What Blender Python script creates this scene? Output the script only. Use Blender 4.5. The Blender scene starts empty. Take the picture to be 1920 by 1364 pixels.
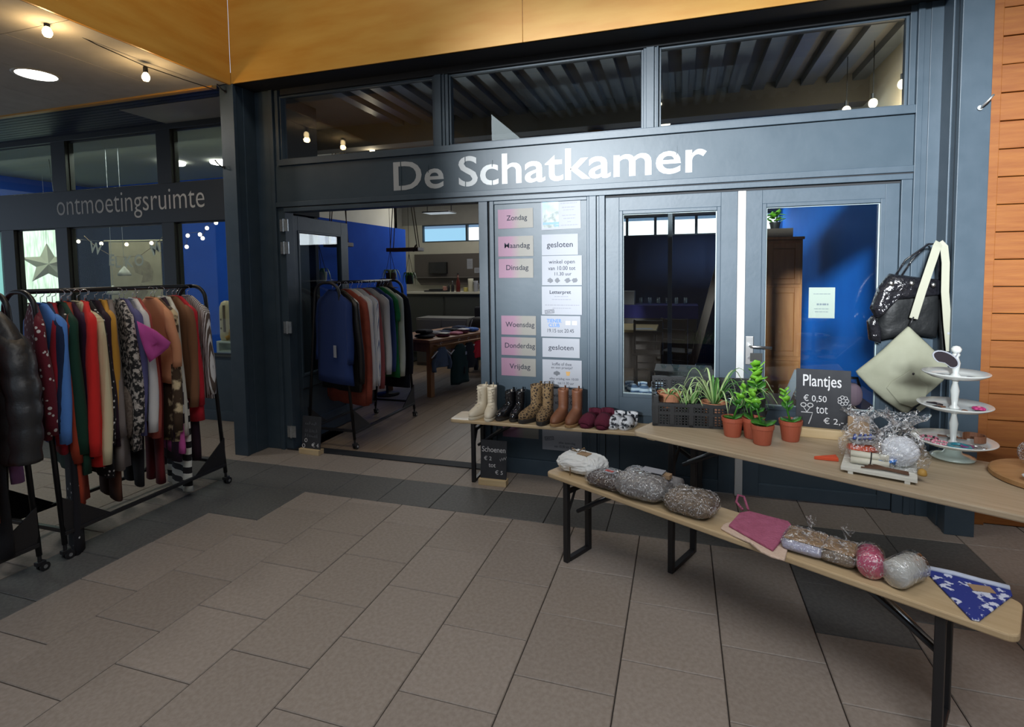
import bpy, math, random
from mathutils import Matrix, Vector
from math import sin, cos, pi, radians
random.seed(7)
S = bpy.context.scene
COL = S.collection
# ------------------------------------------------------------------ camera, sky, daylight, exposure
cam = bpy.data.cameras.new('camera'); camo = bpy.data.objects.new('camera', cam); COL.objects.link(camo)
RX = ((0.956555, 0.291325, -0.011519), (0.006292, -0.060128, -0.998171), (-0.291485, 0.954732, -0.059349))
m = Matrix.Identity(4)
for i in range(3):
    m[i][0] = RX[0][i]; m[i][1] = -RX[1][i]; m[i][2] = -RX[2][i]
m[2][3] = 1.6
camo.matrix_world = m
cam.sensor_fit = 'HORIZONTAL'; cam.sensor_width = 36.0
cam.lens = 996.0/1920*36; cam.shift_x = (960-972)/1920; cam.shift_y = (568-682)/1920
cam.clip_start = .05
S.camera = camo
S.view_settings.view_transform = 'Standard'; S.view_settings.look = 'None'
S.view_settings.exposure = 0.0; S.view_settings.gamma = 1.0; S.view_settings.use_curve_mapping = False
S.cycles.max_bounces = 8; S.cycles.transparent_max_bounces = 24; S.cycles.diffuse_bounces = 4
S.cycles.glossy_bounces = 4; S.cycles.sample_clamp_indirect = 4.0; S.cycles.caustics_reflective = False
W = bpy.data.worlds.new('sky'); S.world = W; W.use_nodes = True
W.node_tree.nodes['Background'].inputs[0].default_value = (.62, .78, 1.0, 1)
W.node_tree.nodes['Background'].inputs[1].default_value = 1.0

def lamp(name, kind, loc, rot, power, col, sx=.1, sy=None, shape='RECTANGLE', spread=None):
    L = bpy.data.lights.new(name, kind); L.energy = power; L.color = col
    if kind == 'AREA':
        L.shape = shape; L.size = sx; L.size_y = sy or sx
        if spread: L.spread = spread
    elif kind == 'POINT': L.shadow_soft_size = sx
    o = bpy.data.objects.new(name, L); COL.objects.link(o); o.location = loc; o.rotation_euler = rot
    return o
# daylight through the clerestory behind the camera and the side clerestory, plus two added overhead fill lamps
DAY = (.80, .93, 1.0)
sun = lamp('low_winter_sun', 'SUN', (-3, -20, 8), (0,0,0), 10.0, (.92, .97, 1.0))
sun.data.angle = radians(6.5)
sun.rotation_euler = Vector((.235, 1.0, -.21)).to_track_quat('-Z', 'Y').to_euler()
lamp('hall_clerestory_daylight', 'AREA', (-1.3, -5.9, 4.0), (radians(90), 0, 0), 24, DAY, 5.3, 1.9)
lamp('hall_fascia_fill', 'AREA', (-1.6, 1.9, 5.54), (0, 0, 0), 44, (1.0, .95, .86), 3.2, 1.0)  # added lamp that brightens the plywood fascia, no skylight in the ceiling
lamp('hall_side_daylight', 'AREA', (-3.52, -3.05, 4.36), (0, radians(-90), 0), 25, DAY, .55, 2.3)
lamp('hall_floor_fill', 'AREA', (1.2, -1.8, 5.52), (0, 0, 0), 175, (.97, .98, 1.0), 3.0, 3.0, spread=radians(120))  # added soft lamp to light the hall floor, no roof opening above it
# daylight through the high windows at the back of the shop
lamp('shop_back_daylight', 'AREA', (-1.7, 9.30, 2.34), (radians(-90), 0, 0), 34, (.85, .93, 1.0), 6.2, .32)
lamp('shop_fill_light', 'AREA', (-3.3, 7.9, 2.98), (0, 0, 0), 20, (1.0, .93, .80), 1.2, 1.0)  # added fill for the shop interior, no fixture stands here
lamp('meeting_room_light', 'AREA', (-7.6, 4.82, 3.14), (radians(18), 0, 0), 46, (.92, 1.0, .85), 4.8, .2)
lamp('downlight_light', 'AREA', (-4.9, 3.02, 3.17), (0, 0, 0), 14, (1.0, .93, .84), .24, shape='DISK')

# ------------------------------------------------------------------ materials
MATS = {}
def mat(name, c, r=.6, c2=None, sc=6, st=(1,1,1), bump=0, bsc=60, metal=0, spec=.5, lo=.35, hi=.65, coat=0, emit=0, kind='noise', alpha=1, sheen=0):
    if name in MATS: return MATS[name]
    M = bpy.data.materials.new(name); M.use_nodes = True; N = M.node_tree.nodes; L = M.node_tree.links
    B = N['Principled BSDF']; B.inputs['Roughness'].default_value = r; B.inputs['Metallic'].default_value = metal
    B.inputs['Specular IOR Level'].default_value = spec; B.inputs['Coat Weight'].default_value = coat
    B.inputs['Base Color'].default_value = (*c, 1)
    if sheen: B.inputs['Sheen Weight'].default_value = sheen
    if emit:
        B.inputs['Emission Color'].default_value = (*c, 1); B.inputs['Emission Strength'].default_value = emit
    tc = N.new('ShaderNodeTexCoord'); mp = N.new('ShaderNodeMapping'); mp.inputs['Scale'].default_value = st
    L.new(tc.outputs['Object'], mp.inputs['Vector'])
    if c2 is not None:
        if kind == 'noise':
            t = N.new('ShaderNodeTexNoise'); t.inputs['Scale'].default_value = sc; t.inputs['Detail'].default_value = 6; o = t.outputs['Fac']
        elif kind == 'dots':
            t = N.new('ShaderNodeTexVoronoi'); t.inputs['Scale'].default_value = sc; o = t.outputs['Distance']
        elif kind == 'cells':
            t = N.new('ShaderNodeTexVoronoi'); t.inputs['Scale'].default_value = sc; t.feature = 'DISTANCE_TO_EDGE'; o = t.outputs['Distance']
        elif kind == 'stripes':
            t = N.new('ShaderNodeTexWave'); t.inputs['Scale'].default_value = sc; t.bands_direction = 'Z'; t.inputs['Distortion'].default_value = 0; o = t.outputs['Fac']
        elif kind == 'xstripes':
            t = N.new('ShaderNodeTexWave'); t.inputs['Scale'].default_value = sc; t.bands_direction = 'X'; t.inputs['Distortion'].default_value = .6; o = t.outputs['Fac']
        elif kind == 'gradx':
            t = N.new('ShaderNodeSeparateXYZ'); o = t.outputs['X']
        L.new(mp.outputs['Vector'], t.inputs['Vector'])
        R = N.new('ShaderNodeValToRGB'); R.color_ramp.elements[0].position = lo; R.color_ramp.elements[1].position = hi
        R.color_ramp.elements[0].color = (*c, 1); R.color_ramp.elements[1].color = (*c2, 1)
        L.new(o, R.inputs['Fac']); L.new(R.outputs['Color'], B.inputs['Base Color'])
        if emit: L.new(R.outputs['Color'], B.inputs['Emission Color'])
    if bump:
        t = N.new('ShaderNodeTexNoise'); t.inputs['Scale'].default_value = bsc; t.inputs['Detail'].default_value = 4
        L.new(mp.outputs['Vector'], t.inputs['Vector'])
        b = N.new('ShaderNodeBump'); b.inputs['Strength'].default_value = bump; b.inputs['Distance'].default_value = .01
        L.new(t.outputs['Fac'], b.inputs['Height']); L.new(b.outputs['Normal'], B.inputs['Normal'])
    MATS[name] = M
    return M

def film(name, tint=(1,1,1), base=.05, top=.75, rough=.02, bump=0, bsc=20, painted_glint=0):
    """thin clear sheet: straight-through plus mirror reflection that grows towards grazing"""
    if name in MATS: return MATS[name]
    M = bpy.data.materials.new(name); M.use_nodes = True; N = M.node_tree.nodes; L = M.node_tree.links
    N.remove(N['Principled BSDF'])
    T = N.new('ShaderNodeBsdfTransparent'); T.inputs[0].default_value = (*tint, 1)
    G = N.new('ShaderNodeBsdfGlossy'); G.inputs['Roughness'].default_value = rough
    LW = N.new('ShaderNodeLayerWeight'); LW.inputs['Blend'].default_value = .5
    P = N.new('ShaderNodeMath'); P.operation = 'POWER'; P.inputs[1].default_value = 4
    Q = N.new('ShaderNodeMath'); Q.operation = 'MULTIPLY_ADD'; Q.inputs[1].default_value = top; Q.inputs[2].default_value = base
    X = N.new('ShaderNodeMixShader')
    L.new(LW.outputs['Facing'], P.inputs[0]); L.new(P.outputs[0], Q.inputs[0]); L.new(Q.outputs[0], X.inputs[0])
    L.new(T.outputs[0], X.inputs[1]); L.new(G.outputs[0], X.inputs[2]); L.new(X.outputs[0], N['Material Output'].inputs[0])
    if bump:
        tc = N.new('ShaderNodeTexCoord'); t = N.new('ShaderNodeTexNoise'); t.inputs['Scale'].default_value = bsc; t.inputs['Detail'].default_value = 3; t.inputs['Distortion'].default_value = 1.5
        L.new(tc.outputs['Object'], t.inputs['Vector'])
        b = N.new('ShaderNodeBump'); b.inputs['Strength'].default_value = bump; b.inputs['Distance'].default_value = .02
        L.new(t.outputs['Fac'], b.inputs['Height']); L.new(b.outputs['Normal'], G.inputs['Normal']); L.new(b.outputs['Normal'], LW.inputs['Normal'])
        if painted_glint:                              # white streaks painted in as glints along the folds
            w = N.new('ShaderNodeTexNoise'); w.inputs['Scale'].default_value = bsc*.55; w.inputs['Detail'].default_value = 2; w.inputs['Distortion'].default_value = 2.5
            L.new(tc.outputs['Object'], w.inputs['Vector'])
            r = N.new('ShaderNodeValToRGB'); e = r.color_ramp.elements; e[0].position = .475; e[0].color = (0,0,0,1); e[1].position = .5; e[1].color = (painted_glint,painted_glint,painted_glint,1)
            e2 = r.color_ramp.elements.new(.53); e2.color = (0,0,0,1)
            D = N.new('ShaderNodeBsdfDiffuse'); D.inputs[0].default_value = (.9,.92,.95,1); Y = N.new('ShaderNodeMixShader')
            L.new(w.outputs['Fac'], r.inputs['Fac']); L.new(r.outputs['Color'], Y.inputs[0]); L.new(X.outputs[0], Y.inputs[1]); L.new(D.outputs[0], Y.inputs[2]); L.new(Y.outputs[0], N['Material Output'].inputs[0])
    MATS[name] = M
    return M

def glow(name, c, s):
    if name in MATS: return MATS[name]
    M = bpy.data.materials.new(name); M.use_nodes = True; N = M.node_tree.nodes
    N.remove(N['Principled BSDF']); E = N.new('ShaderNodeEmission'); E.inputs[0].default_value = (*c, 1); E.inputs[1].default_value = s
    M.node_tree.links.new(E.outputs[0], N['Material Output'].inputs[0]); MATS[name] = M
    return M

# ------------------------------------------------------------------ mesh helpers
class G:
    def __init__(s): s.v = []; s.f = []; s.mi = []; s.M = Matrix.Identity(4); s.m = 0
    def add(s, vs, fs):
        b = len(s.v)
        for p in vs: s.v.append(tuple(s.M @ Vector(p)))
        for f in fs: s.f.append(tuple(b+i for i in f)); s.mi.append(s.m)
        return s
    def box(s, a, b):
        x0, y0, z0 = a; x1, y1, z1 = b
        return s.add([(x0,y0,z0),(x1,y0,z0),(x1,y1,z0),(x0,y1,z0),(x0,y0,z1),(x1,y0,z1),(x1,y1,z1),(x0,y1,z1)],
                     [(3,2,1,0),(4,5,6,7),(0,1,5,4),(1,2,6,5),(2,3,7,6),(3,0,4,7)])
    def frame(s, x0, z0, x1, z1, w, y0, y1, wb=None, wt=None):
        """rectangular frame in the XZ plane"""
        wb = w if wb is None else wb; wt = w if wt is None else wt
        s.box((x0,y0,z0),(x0+w,y1,z1)); s.box((x1-w,y0,z0),(x1,y1,z1))
        s.box((x0+w,y0,z0),(x1-w,y1,z0+wb)); s.box((x0+w,y0,z1-wt),(x1-w,y1,z1)); return s
    def rings(s, rs, cap=True, close=True):
        n = len(rs[0]); vs = [p for r in rs for p in r]; fs = []
        for i in range(len(rs)-1):
            for j in range(n if close else n-1):
                k = (j+1) % n; fs.append((i*n+j, i*n+k, (i+1)*n+k, (i+1)*n+j))
        if cap and close: fs.append(tuple(range(n-1,-1,-1))); fs.append(tuple((len(rs)-1)*n+j for j in range(n)))
        return s.add(vs, fs)
    def tube(s, pts, r, n=8, closed=False, r2=None, cap=True):
        P = [Vector(p) for p in pts]; rs = []; up = None
        for i, p in enumerate(P):
            if closed: t = P[(i+1) % len(P)]-P[i-1]
            else: t = P[min(i+1,len(P)-1)]-P[max(i-1,0)]
            if t.length < 1e-9: t = Vector((0,0,1))
            t.normalize()
            if up is None: up = Vector((0,0,1)) if abs(t.z) < .9 else Vector((1,0,0))
            a = t.cross(up)
            if a.length < 1e-6: a = t.cross(Vector((0,1,0)))
            a.normalize(); b = a.cross(t).normalized(); up = b
            q = r[i] if isinstance(r,(list,tuple)) else r; q2 = q if r2 is None else (r2[i] if isinstance(r2,(list,tuple)) else r2)
            rs.append([tuple(p+a*cos(2*pi*k/n)*q+b*sin(2*pi*k/n)*q2) for k in range(n)])
        if closed: rs.append(rs[0]); return s.rings(rs, cap=False)
        return s.rings(rs, cap)
    def lathe(s, prof, c=(0,0,0), n=24, cap=True):
        return s.rings([[(c[0]+r*cos(2*pi*k/n), c[1]+r*sin(2*pi*k/n), c[2]+z) for k in range(n)] for r, z in prof], cap)
    def prism(s, poly, a, b, ax='y'):
        def P(u, v, w): return {'y':(u,w,v),'z':(u,v,w),'x':(w,u,v)}[ax]
        n = len(poly); vs = [P(u,v,a) for u,v in poly]+[P(u,v,b) for u,v in poly]
        fs = [tuple(range(n)), tuple(range(2*n-1,n-1,-1))]+[(i,(i+1)%n,n+(i+1)%n,n+i)[::-1] for i in range(n)]
        return s.add(vs, fs)
    def blob(s, c, r, n=12, k=8, w=0, seed=0):
        """ellipsoid, lumpy by w"""
        rn = random.Random(seed); ph = [rn.random()*6.28 for _ in range(6)]; rs = []
        for i in range(k+1):
            th = max(.02, min(pi-.02, pi*i/k)); row = []
            for j in range(n):
                a = 2*pi*j/n; q = 1+w*(sin(3*a+ph[0]+2*th)+sin(5*th+ph[1]+a)+.6*sin(7*a+ph[2]))/2.6
                row.append((c[0]+r[0]*q*sin(th)*cos(a), c[1]+r[1]*q*sin(th)*sin(a), c[2]-r[2]*q*cos(th)))
            rs.append(row)
        return s.rings(rs)
    def pillow(s, lx, ly, h, n=14, k=10, p=.45, w=0, seed=0, z0=0):
        """rounded flat parcel, superellipse plan, resting on z0"""
        rn = random.Random(seed); ph = [rn.random()*6.28 for _ in range(6)]; rs = []
        def se(v): return math.copysign(abs(v)**p, v)
        for i in range(k+1):
            t = -pi/2+pi*i/k; cz = sin(t); e = max(.03, cos(t)**.55); row = []
            for j in range(n*2):
                a = pi*j/n; q = 1+w*(sin(4*a+ph[0]+3*t)+.7*sin(9*a+ph[1]-2*t))/1.7
                row.append((lx/2*se(cos(a))*e*q, ly/2*se(sin(a))*e*q, z0+h/2+h/2*cz*(1+w*1.5*sin(3*a+ph[2])*e)))
            rs.append(row)
        zm = min(v[2] for r in rs for v in r)
        rs = [[(x,y,z-zm+z0) for x,y,z in r] for r in rs]
        return s.rings(rs)
    def build(s, name, mats, parent=None, smooth=False, bevel=0, seg=2):
        me = bpy.data.meshes.new(name); me.from_pydata(s.v, [], s.f)
        for q in (mats if isinstance(mats,(list,tuple)) else [mats]): me.materials.append(q)
        if any(s.mi): me.polygons.foreach_set('material_index', s.mi)
        if smooth: me.polygons.foreach_set('use_smooth', [True]*len(s.f))
        me.update()
        o = bpy.data.objects.new(name, me); COL.objects.link(o)
        if parent is not None: o.parent = parent
        if bevel:
            b = o.modifiers.new('bevel','BEVEL'); b.width = bevel; b.segments = seg; b.limit_method = 'ANGLE'
        return o

def tag(o, label, cat, group=None):
    o['label'] = label; o['category'] = cat
    if group: o['group'] = group
    return o
def thing(name, label, cat, loc=(0,0,0), rz=0, group=None):
    o = bpy.data.objects.new(name, None); COL.objects.link(o); o.location = loc; o.rotation_euler = (0,0,rz); o.empty_display_size = .05
    return tag(o, label, cat, group)
def struct(o): o['kind'] = 'structure'; return o
def place(o, loc, rz=0): o.location = loc; o.rotation_euler = (0,0,rz); return o
def dup(o, parent=None):
    c = o.copy(); COL.objects.link(c)
    if parent is not None: c.parent = parent
    for ch in list(o.children): dup(ch, c)
    return c

def text(body, mat_, parent, loc, width=None, height=None, bold=0, rot=(pi/2,0,0), ext=.0004, align='CENTER', name='lettering', shear=0, space=1.0, roll=0, split=False):
    """lettering as flat mesh; loc is the middle of the words"""
    cu = bpy.data.curves.new('t','FONT'); cu.body = body; cu.size = 1; cu.extrude = 0; cu.offset = bold; cu.shear = shear; cu.space_character = space
    cu.resolution_u = 4
    ob = bpy.data.objects.new('t', cu); COL.objects.link(ob)
    dg = bpy.context.evaluated_depsgraph_get()
    me = bpy.data.meshes.new_from_object(ob.evaluated_get(dg))
    bpy.data.objects.remove(ob)
    xs = [v.co.x for v in me.vertices]; ys = [v.co.y for v in me.vertices]
    x0, x1, y0, y1 = min(xs), max(xs), min(ys), max(ys)
    sx = width/(x1-x0) if width else None; sy = height/(y1-y0) if height else None
    sx = sx or sy; sy = sy or sx
    for v in me.vertices: v.co = ((v.co.x-(x0+x1)/2)*sx, (v.co.y-(y0+y1)/2)*sy, ext)
    me.materials.clear(); me.materials.append(mat_); me.name = name
    M_ = Matrix.Translation(loc) @ Matrix.Rotation(rot[2],4,'Z') @ Matrix.Rotation(rot[1],4,'Y') @ Matrix.Rotation(rot[0],4,'X') @ Matrix.Rotation(roll,4,'Z')
    if split:                                   # one object per letter
        n = len(me.vertices); par = list(range(n))
        def find(i):
            while par[i] != i: par[i] = par[par[i]]; i = par[i]
            return i
        for e in me.edges:
            i, j = find(e.vertices[0]), find(e.vertices[1]); par[i] = j
        isl = {}
        for f in me.polygons: isl.setdefault(find(f.vertices[0]), []).append(f)
        grp = []
        for fs in sorted(isl.values(), key=lambda q: -len(q)):
            xs = [me.vertices[v].co.x for f in fs for v in f.vertices]; lo, hi = min(xs), max(xs)
            for gq in grp:
                if min(hi, gq[1])-max(lo, gq[0]) > .5*min(hi-lo, gq[1]-gq[0]): gq[2] += fs; gq[0] = min(lo, gq[0]); gq[1] = max(hi, gq[1]); break
            else: grp.append([lo, hi, list(fs)])
        for gq in sorted(grp, key=lambda q: q[0]):
            ids = sorted({v for f in gq[2] for v in f.vertices}); mp = {v: k for k, v in enumerate(ids)}
            g = G(); g.v = [tuple(me.vertices[v].co) for v in ids]; g.f = [tuple(mp[v] for v in f.vertices) for f in gq[2]]; g.mi = [0]*len(g.f)
            o = g.build('letter', mat_, parent); o.matrix_local = M_
        return o
    o = bpy.data.objects.new(name, me); COL.objects.link(o); o.parent = parent
    o.matrix_local = M_
    return o
# ================================================================== SETTING
PAINT = mat('anthracite_paint', (.042,.066,.090), .44, (.051,.076,.102), sc=9, bump=.05, bsc=40, spec=.42)
PAINT2 = mat('anthracite_paint_panel', (.043,.066,.088), .40, (.053,.077,.100), sc=5, bump=.05, bsc=25, spec=.28)
BLACKIN = mat('dark_reveal', (.010,.012,.016), .7)
PLY = mat('plywood', (.66,.31,.045), .42, (.75,.42,.085), sc=2.2, st=(1,1,5), lo=.3, hi=.72, bump=.03, bsc=30)
PLANKM = mat('pine_plank', (.20,.058,.0095), .5, (.265,.093,.018), sc=3, st=(1.2,1,14), lo=.3, hi=.7, bump=.15, bsc=14)
TILE = [mat('floor_tile_a', (.235,.198,.168), .62, (.285,.245,.212), sc=55, bump=.10, bsc=220), mat('floor_tile_b', (.248,.210,.180), .62, (.300,.258,.225), sc=55, bump=.10, bsc=220),
        mat('floor_tile_c', (.225,.190,.162), .62, (.275,.236,.205), sc=55, bump=.10, bsc=220)]
DTILE = mat('floor_tile_dark', (.078,.078,.076), .6, (.110,.110,.106), sc=60, bump=.10, bsc=220)
JOINT = mat('floor_joint', (.035,.030,.027), .9)
PLASTER = mat('white_plaster', (.62,.60,.50), .8, (.66,.64,.54), sc=4)
PLASTERG = mat('grey_plaster', (.34,.33,.30), .85, (.38,.37,.34), sc=4)
BLUEW = mat('blue_wall_paint', (.006,.060,.40), .8, (.008,.070,.44), sc=5, spec=.12)
NAVYW = mat('navy_wall_paint', (.010,.018,.050), .8, spec=.12)
CEIL = mat('ceiling_board', (.50,.47,.42), .85, (.55,.52,.47), sc=8)
CEILD = mat('ceiling_dark', (.10,.105,.115), .7, (.13,.135,.145), sc=3)
DECK = mat('steel_deck', (.50,.58,.62), .42, (.56,.64,.68), sc=4, metal=.4)
GLASS = film('window_glass', (.94,.97,.96), .035, .5, .004)
GLASSD = film('door_glass', (.90,.94,.94), .05, .6, .004)
CHROME = mat('brushed_steel', (.72,.73,.74), .28, metal=1)
GALV = mat('galvanised_steel', (.60,.63,.64), .38, (.72,.75,.76), sc=60, metal=.9)
BLACKM = mat('black_powder_coat', (.012,.012,.014), .38, bump=.03, bsc=200)
WHITEP = mat('white_paper', (.33,.345,.385), .8, spec=.15)
WHITEL = mat('white_vinyl', (.44,.465,.48), .40)
INK = mat('dark_ink', (.03,.034,.05), .8, spec=.1)

# ---- hall floor with single tiles
fl = struct(G().box((-12,-6.2,-.16),(9,4.02,-.012)).box((-12,4.02,-.16),(-3.6,4.6,-.012)).build('floor', JOINT))
TS = .401; X0 = .176; n = 0
rt = random.Random(3)
tile_me = []
for q in range(3):
    g = G(); t = TS/2-.0022
    g.rings([[(-t,-t,-.03),(t,-t,-.03),(t,t,-.03),(-t,t,-.03)],[(-t,-t,-.0035),(t,-t,-.0035),(t,t,-.0035),(-t,t,-.0035)],[(-t+.003,-t+.003,0),(t-.003,-t+.003,0),(t-.003,t-.003,0),(-t+.003,t-.003,0)]])
    o = g.build('floor_tile', TILE[q], fl); tile_me.append(o); 
g = G(); g.rings([[(-t,-t,-.03),(t,-t,-.03),(t,t,-.03),(-t,t,-.03)],[(-t,-t,-.0035),(t,-t,-.0035),(t,t,-.0035),(-t,t,-.0035)],[(-t+.003,-t+.003,0),(t-.003,-t+.003,0),(t-.003,t-.003,0),(-t+.003,t-.003,0)]])
darkt = g.build('floor_tile', DTILE, fl)
def tile(x, y, dark):
    src = darkt if dark else tile_me[rt.randrange(3)]
    if src.get('used'):
        o = src.copy(); COL.objects.link(o)
    else: o = src; src['used'] = 1
    o.location = (x, y, rt.uniform(-.0006,.0006)); o.rotation_euler = (0,0,rt.randrange(4)*pi/2)
    return o
rest = G(); YB = 3.187
def tile_box(x0, y0, x1, y1, dark):
    return G().box((x0+.0022,y0+.0022,-.03),(x1-.0022,y1-.0022,0)).build('floor_tile', DTILE if dark else TILE[rt.randrange(3)], fl, bevel=.003, seg=1)
for ci in range(-30, 22):
    xa = X0+TS*ci; xc = xa+TS/2
    off = .119+TS*(1.0 if ci % 2 else .5)-TS        # columns stagger by half a tile
    for ri in range(-17, 9):
        y0 = off+TS*ri; y1 = y0+TS; y = y0+TS/2
        if y0 > YB-.01: continue
        dark = (-3.46 < xc < -3.03) or (-3.03 < xc < -2.62 and 2.7 < y1 and y > 2.7) or (.57 < xc < 1.39 and y > 2.72)
        vis = y1 > .8 and xc > -.75*y-3.2 and xc < 2.2
        if y1 > YB:
            if vis: tile_box(xa, y0, xa+TS, YB, dark)
            else: rest.m = 1 if dark else 0; rest.box((xa+.002,y0+.002,-.03),(xa+TS-.002,YB-.002,0))
        elif vis: tile(xc, y, dark)
        else:
            t = TS/2-.002; rest.m = 1 if dark else 0; rest.box((xc-t,y-t,-.03),(xc+t,y+t,0))
# the dark row in front of the shopfront and the cut row along it
for ci in range(-30, 22):
    xc = X0+TS*ci
    for ya, yb, d in ((YB,3.59,True),(3.59,4.03,False)):
        if d and ci > 3: d = False
        if -5.2 < xc < 2.1: tile_box(xc-TS/2, ya, xc+TS/2, yb, d)
        else: rest.m = 1 if d else 0; rest.box((xc-TS/2+.002,ya+.002,-.03),(xc+TS/2-.002,yb-.002,0))
for ci in range(-30, -8):
    xc = X0+TS*ci
    rest.m = 0; rest.box((xc-TS/2+.002,4.03,-.03),(xc+TS/2-.002,4.55,0))
o = rest.build('distant_tile', [TILE[0], DTILE], fl); o['kind'] = 'stuff'

# ---- shop floor, wooden boards
WOODF = [mat('floor_board_a',(.20,.145,.10),.45,(.25,.185,.13),sc=3,st=(14,1,1),bump=.04,bsc=30), mat('floor_board_b',(.175,.128,.09),.45,(.225,.165,.115),sc=3,st=(14,1,1),bump=.04,bsc=30)]
f2 = struct(G().box((-5.4,7.81,-.16),(-4.6,9.6,0)).box((-3.6,4.02,-.16),(2.2,4.6,-.012)).box((-4.6,4.6,-.16),(2.2,9.6,-.012)).build('floor', BLACKIN))
for i in range(34):
    x = -4.55+.195*i; st = rt.uniform(-.6,.6)
    for a, b in ((4.03 if x > -3.62 else 4.66, 6.2+st),(6.203+st, 9.5)):
        G().box((x,a,-.012),(x+.192,b,0)).build('floor_board', WOODF[rt.randrange(2)], f2)
struct(G().box((-3.42,3.93,-.01),(-1.52,4.04,.008)).build('door_threshold', BLACKIN))
f3 = struct(G().box((-12,4.6,-.16),(-4.6,7.3,0)).build('floor', WOODF[1]))

# ---- shopfront
wf = bpy.data.objects.new('wall_shopfront', None); COL.objects.link(wf); wf['kind'] = 'structure'
def fpart(name, a, b, m=PAINT, bev=.003): return G().box(a,b).build(name, m, wf, bevel=bev)
YF = 3.93
fpart('jamb', (-3.63,YF,0),(-3.475,4.05,3.21)); fpart('jamb', (-3.475,YF-.012,0),(-3.435,4.05,3.21)); fpart('jamb', (-3.435,YF+.012,0),(-3.36,4.05,2.6))
fpart('jamb', (-3.435,YF+.012,2.6),(-3.395,4.05,3.21))
fpart('jamb', (1.35,YF+.01,2.6),(1.385,4.05,3.21)); fpart('jamb', (1.385,YF-.012,0),(1.42,4.05,3.21)); fpart('jamb', (1.42,YF,0),(1.52,4.05,3.21))
fpart('jamb', (1.452,YF-.008,0),(1.52,YF,3.21))
fpart('lintel', (-3.36,YF+.005,3.16),(1.35,4.05,3.24), BLACKIN)
# transom
for x0, x1 in ((-1.895,-1.765),(-.26,-.155)):
    fpart('mullion', (x0,YF+.012,2.6),(x1,4.05,3.16)); fpart('mullion_bead', (x0+.02,YF-.004,2.6),(x0+.075,YF+.012,3.16)); fpart('mullion_bead', (x0+.092,YF-.002,2.6),(x0+.104,YF+.012,3.16))
fpart('transom_sill', (-3.395,YF-.016,2.548),(1.385,4.05,2.6))
wn = 1
for x0, x1 in ((-3.395,-1.895),(-1.765,-.26),(-.155,1.35)):
    w = struct(bpy.data.objects.new('window_%d' % wn, None)); COL.objects.link(w); wn += 1
    G().frame(x0,2.6,x1,3.16,.016,YF+.03,YF+.055).build('glazing_bead', PAINT, w, bevel=.002)
    G().box((x0+.01,YF+.06,2.605),(x1-.01,YF+.068,3.155)).build('pane', GLASS, w)
# sign board
fpart('sign_board', (-3.435,YF+.004,2.19),(1.385,4.05,2.548), PAINT2)
fpart('sign_batten', (-3.435,YF-.010,2.19),(1.385,YF+.004,2.232), PAINT)
fpart('head_rail', (-3.36,YF-.004,2.146),(1.385,4.05,2.182))
G().box((-3.36,YF+.0,2.182),(1.385,YF+.02,2.19)).build('shadow_gap', BLACKIN, wf)
lt = thing('shop_sign_lettering', 'large white stencil lettering reading De Schatkamer on the dark board above the doors', 'sign', (0,0,0))
tx = text('De Schatkamer', WHITEL, lt, (-1.047, YF+.0025, 2.388), width=2.43, height=.236, bold=.012, ext=.001, split=True)
# stencil bridges: slim gaps through the round letters
g = G()
for x, z0, z1 in ((-2.192,2.272,2.506),(-1.947,2.40,2.46),(-1.625,2.45,2.51),(-1.625,2.27,2.31),(-1.40,2.41,2.46),(-1.40,2.27,2.31),(-.03,2.40,2.46)):
    g.box((x-.003,YF-.0006,z0),(x+.003,YF+.0022,z1))
g.build('stencil_gap', PAINT2, lt)
# posts between the door openings and the side panel with the opening hours
fpart('post', (-1.52,YF,0),(-1.445,4.05,2.146)); fpart('post', (-1.445,YF+.02,0),(-1.43,4.05,2.146), BLACKIN, 0); fpart('post', (-1.43,YF+.004,0),(-1.395,4.05,2.146))
fpart('side_panel', (-1.395,YF+.018,.12),(-.665,4.04,2.146), PAINT2)
fpart('panel_rail', (-1.395,YF+.006,0),(-.665,4.05,.12)); fpart('panel_rail', (-1.395,YF+.008,2.12),(-.665,YF+.018,2.146))
fpart('post', (-.665,YF+.004,0),(-.648,4.05,2.146)); fpart('post', (-.648,YF-.004,0),(-.595,4.05,2.146)); fpart('post', (-.595,YF+.012,0),(-.575,4.05,2.146)); fpart('post', (-.575,YF,0),(-.532,4.05,2.146))
fpart('post', (1.325,YF,0),(1.385,4.05,2.146)); 
G().box((-.532,YF+.02,2.128),(1.325,YF+.05,2.146)).build('door_gap', BLACKIN, wf)
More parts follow.
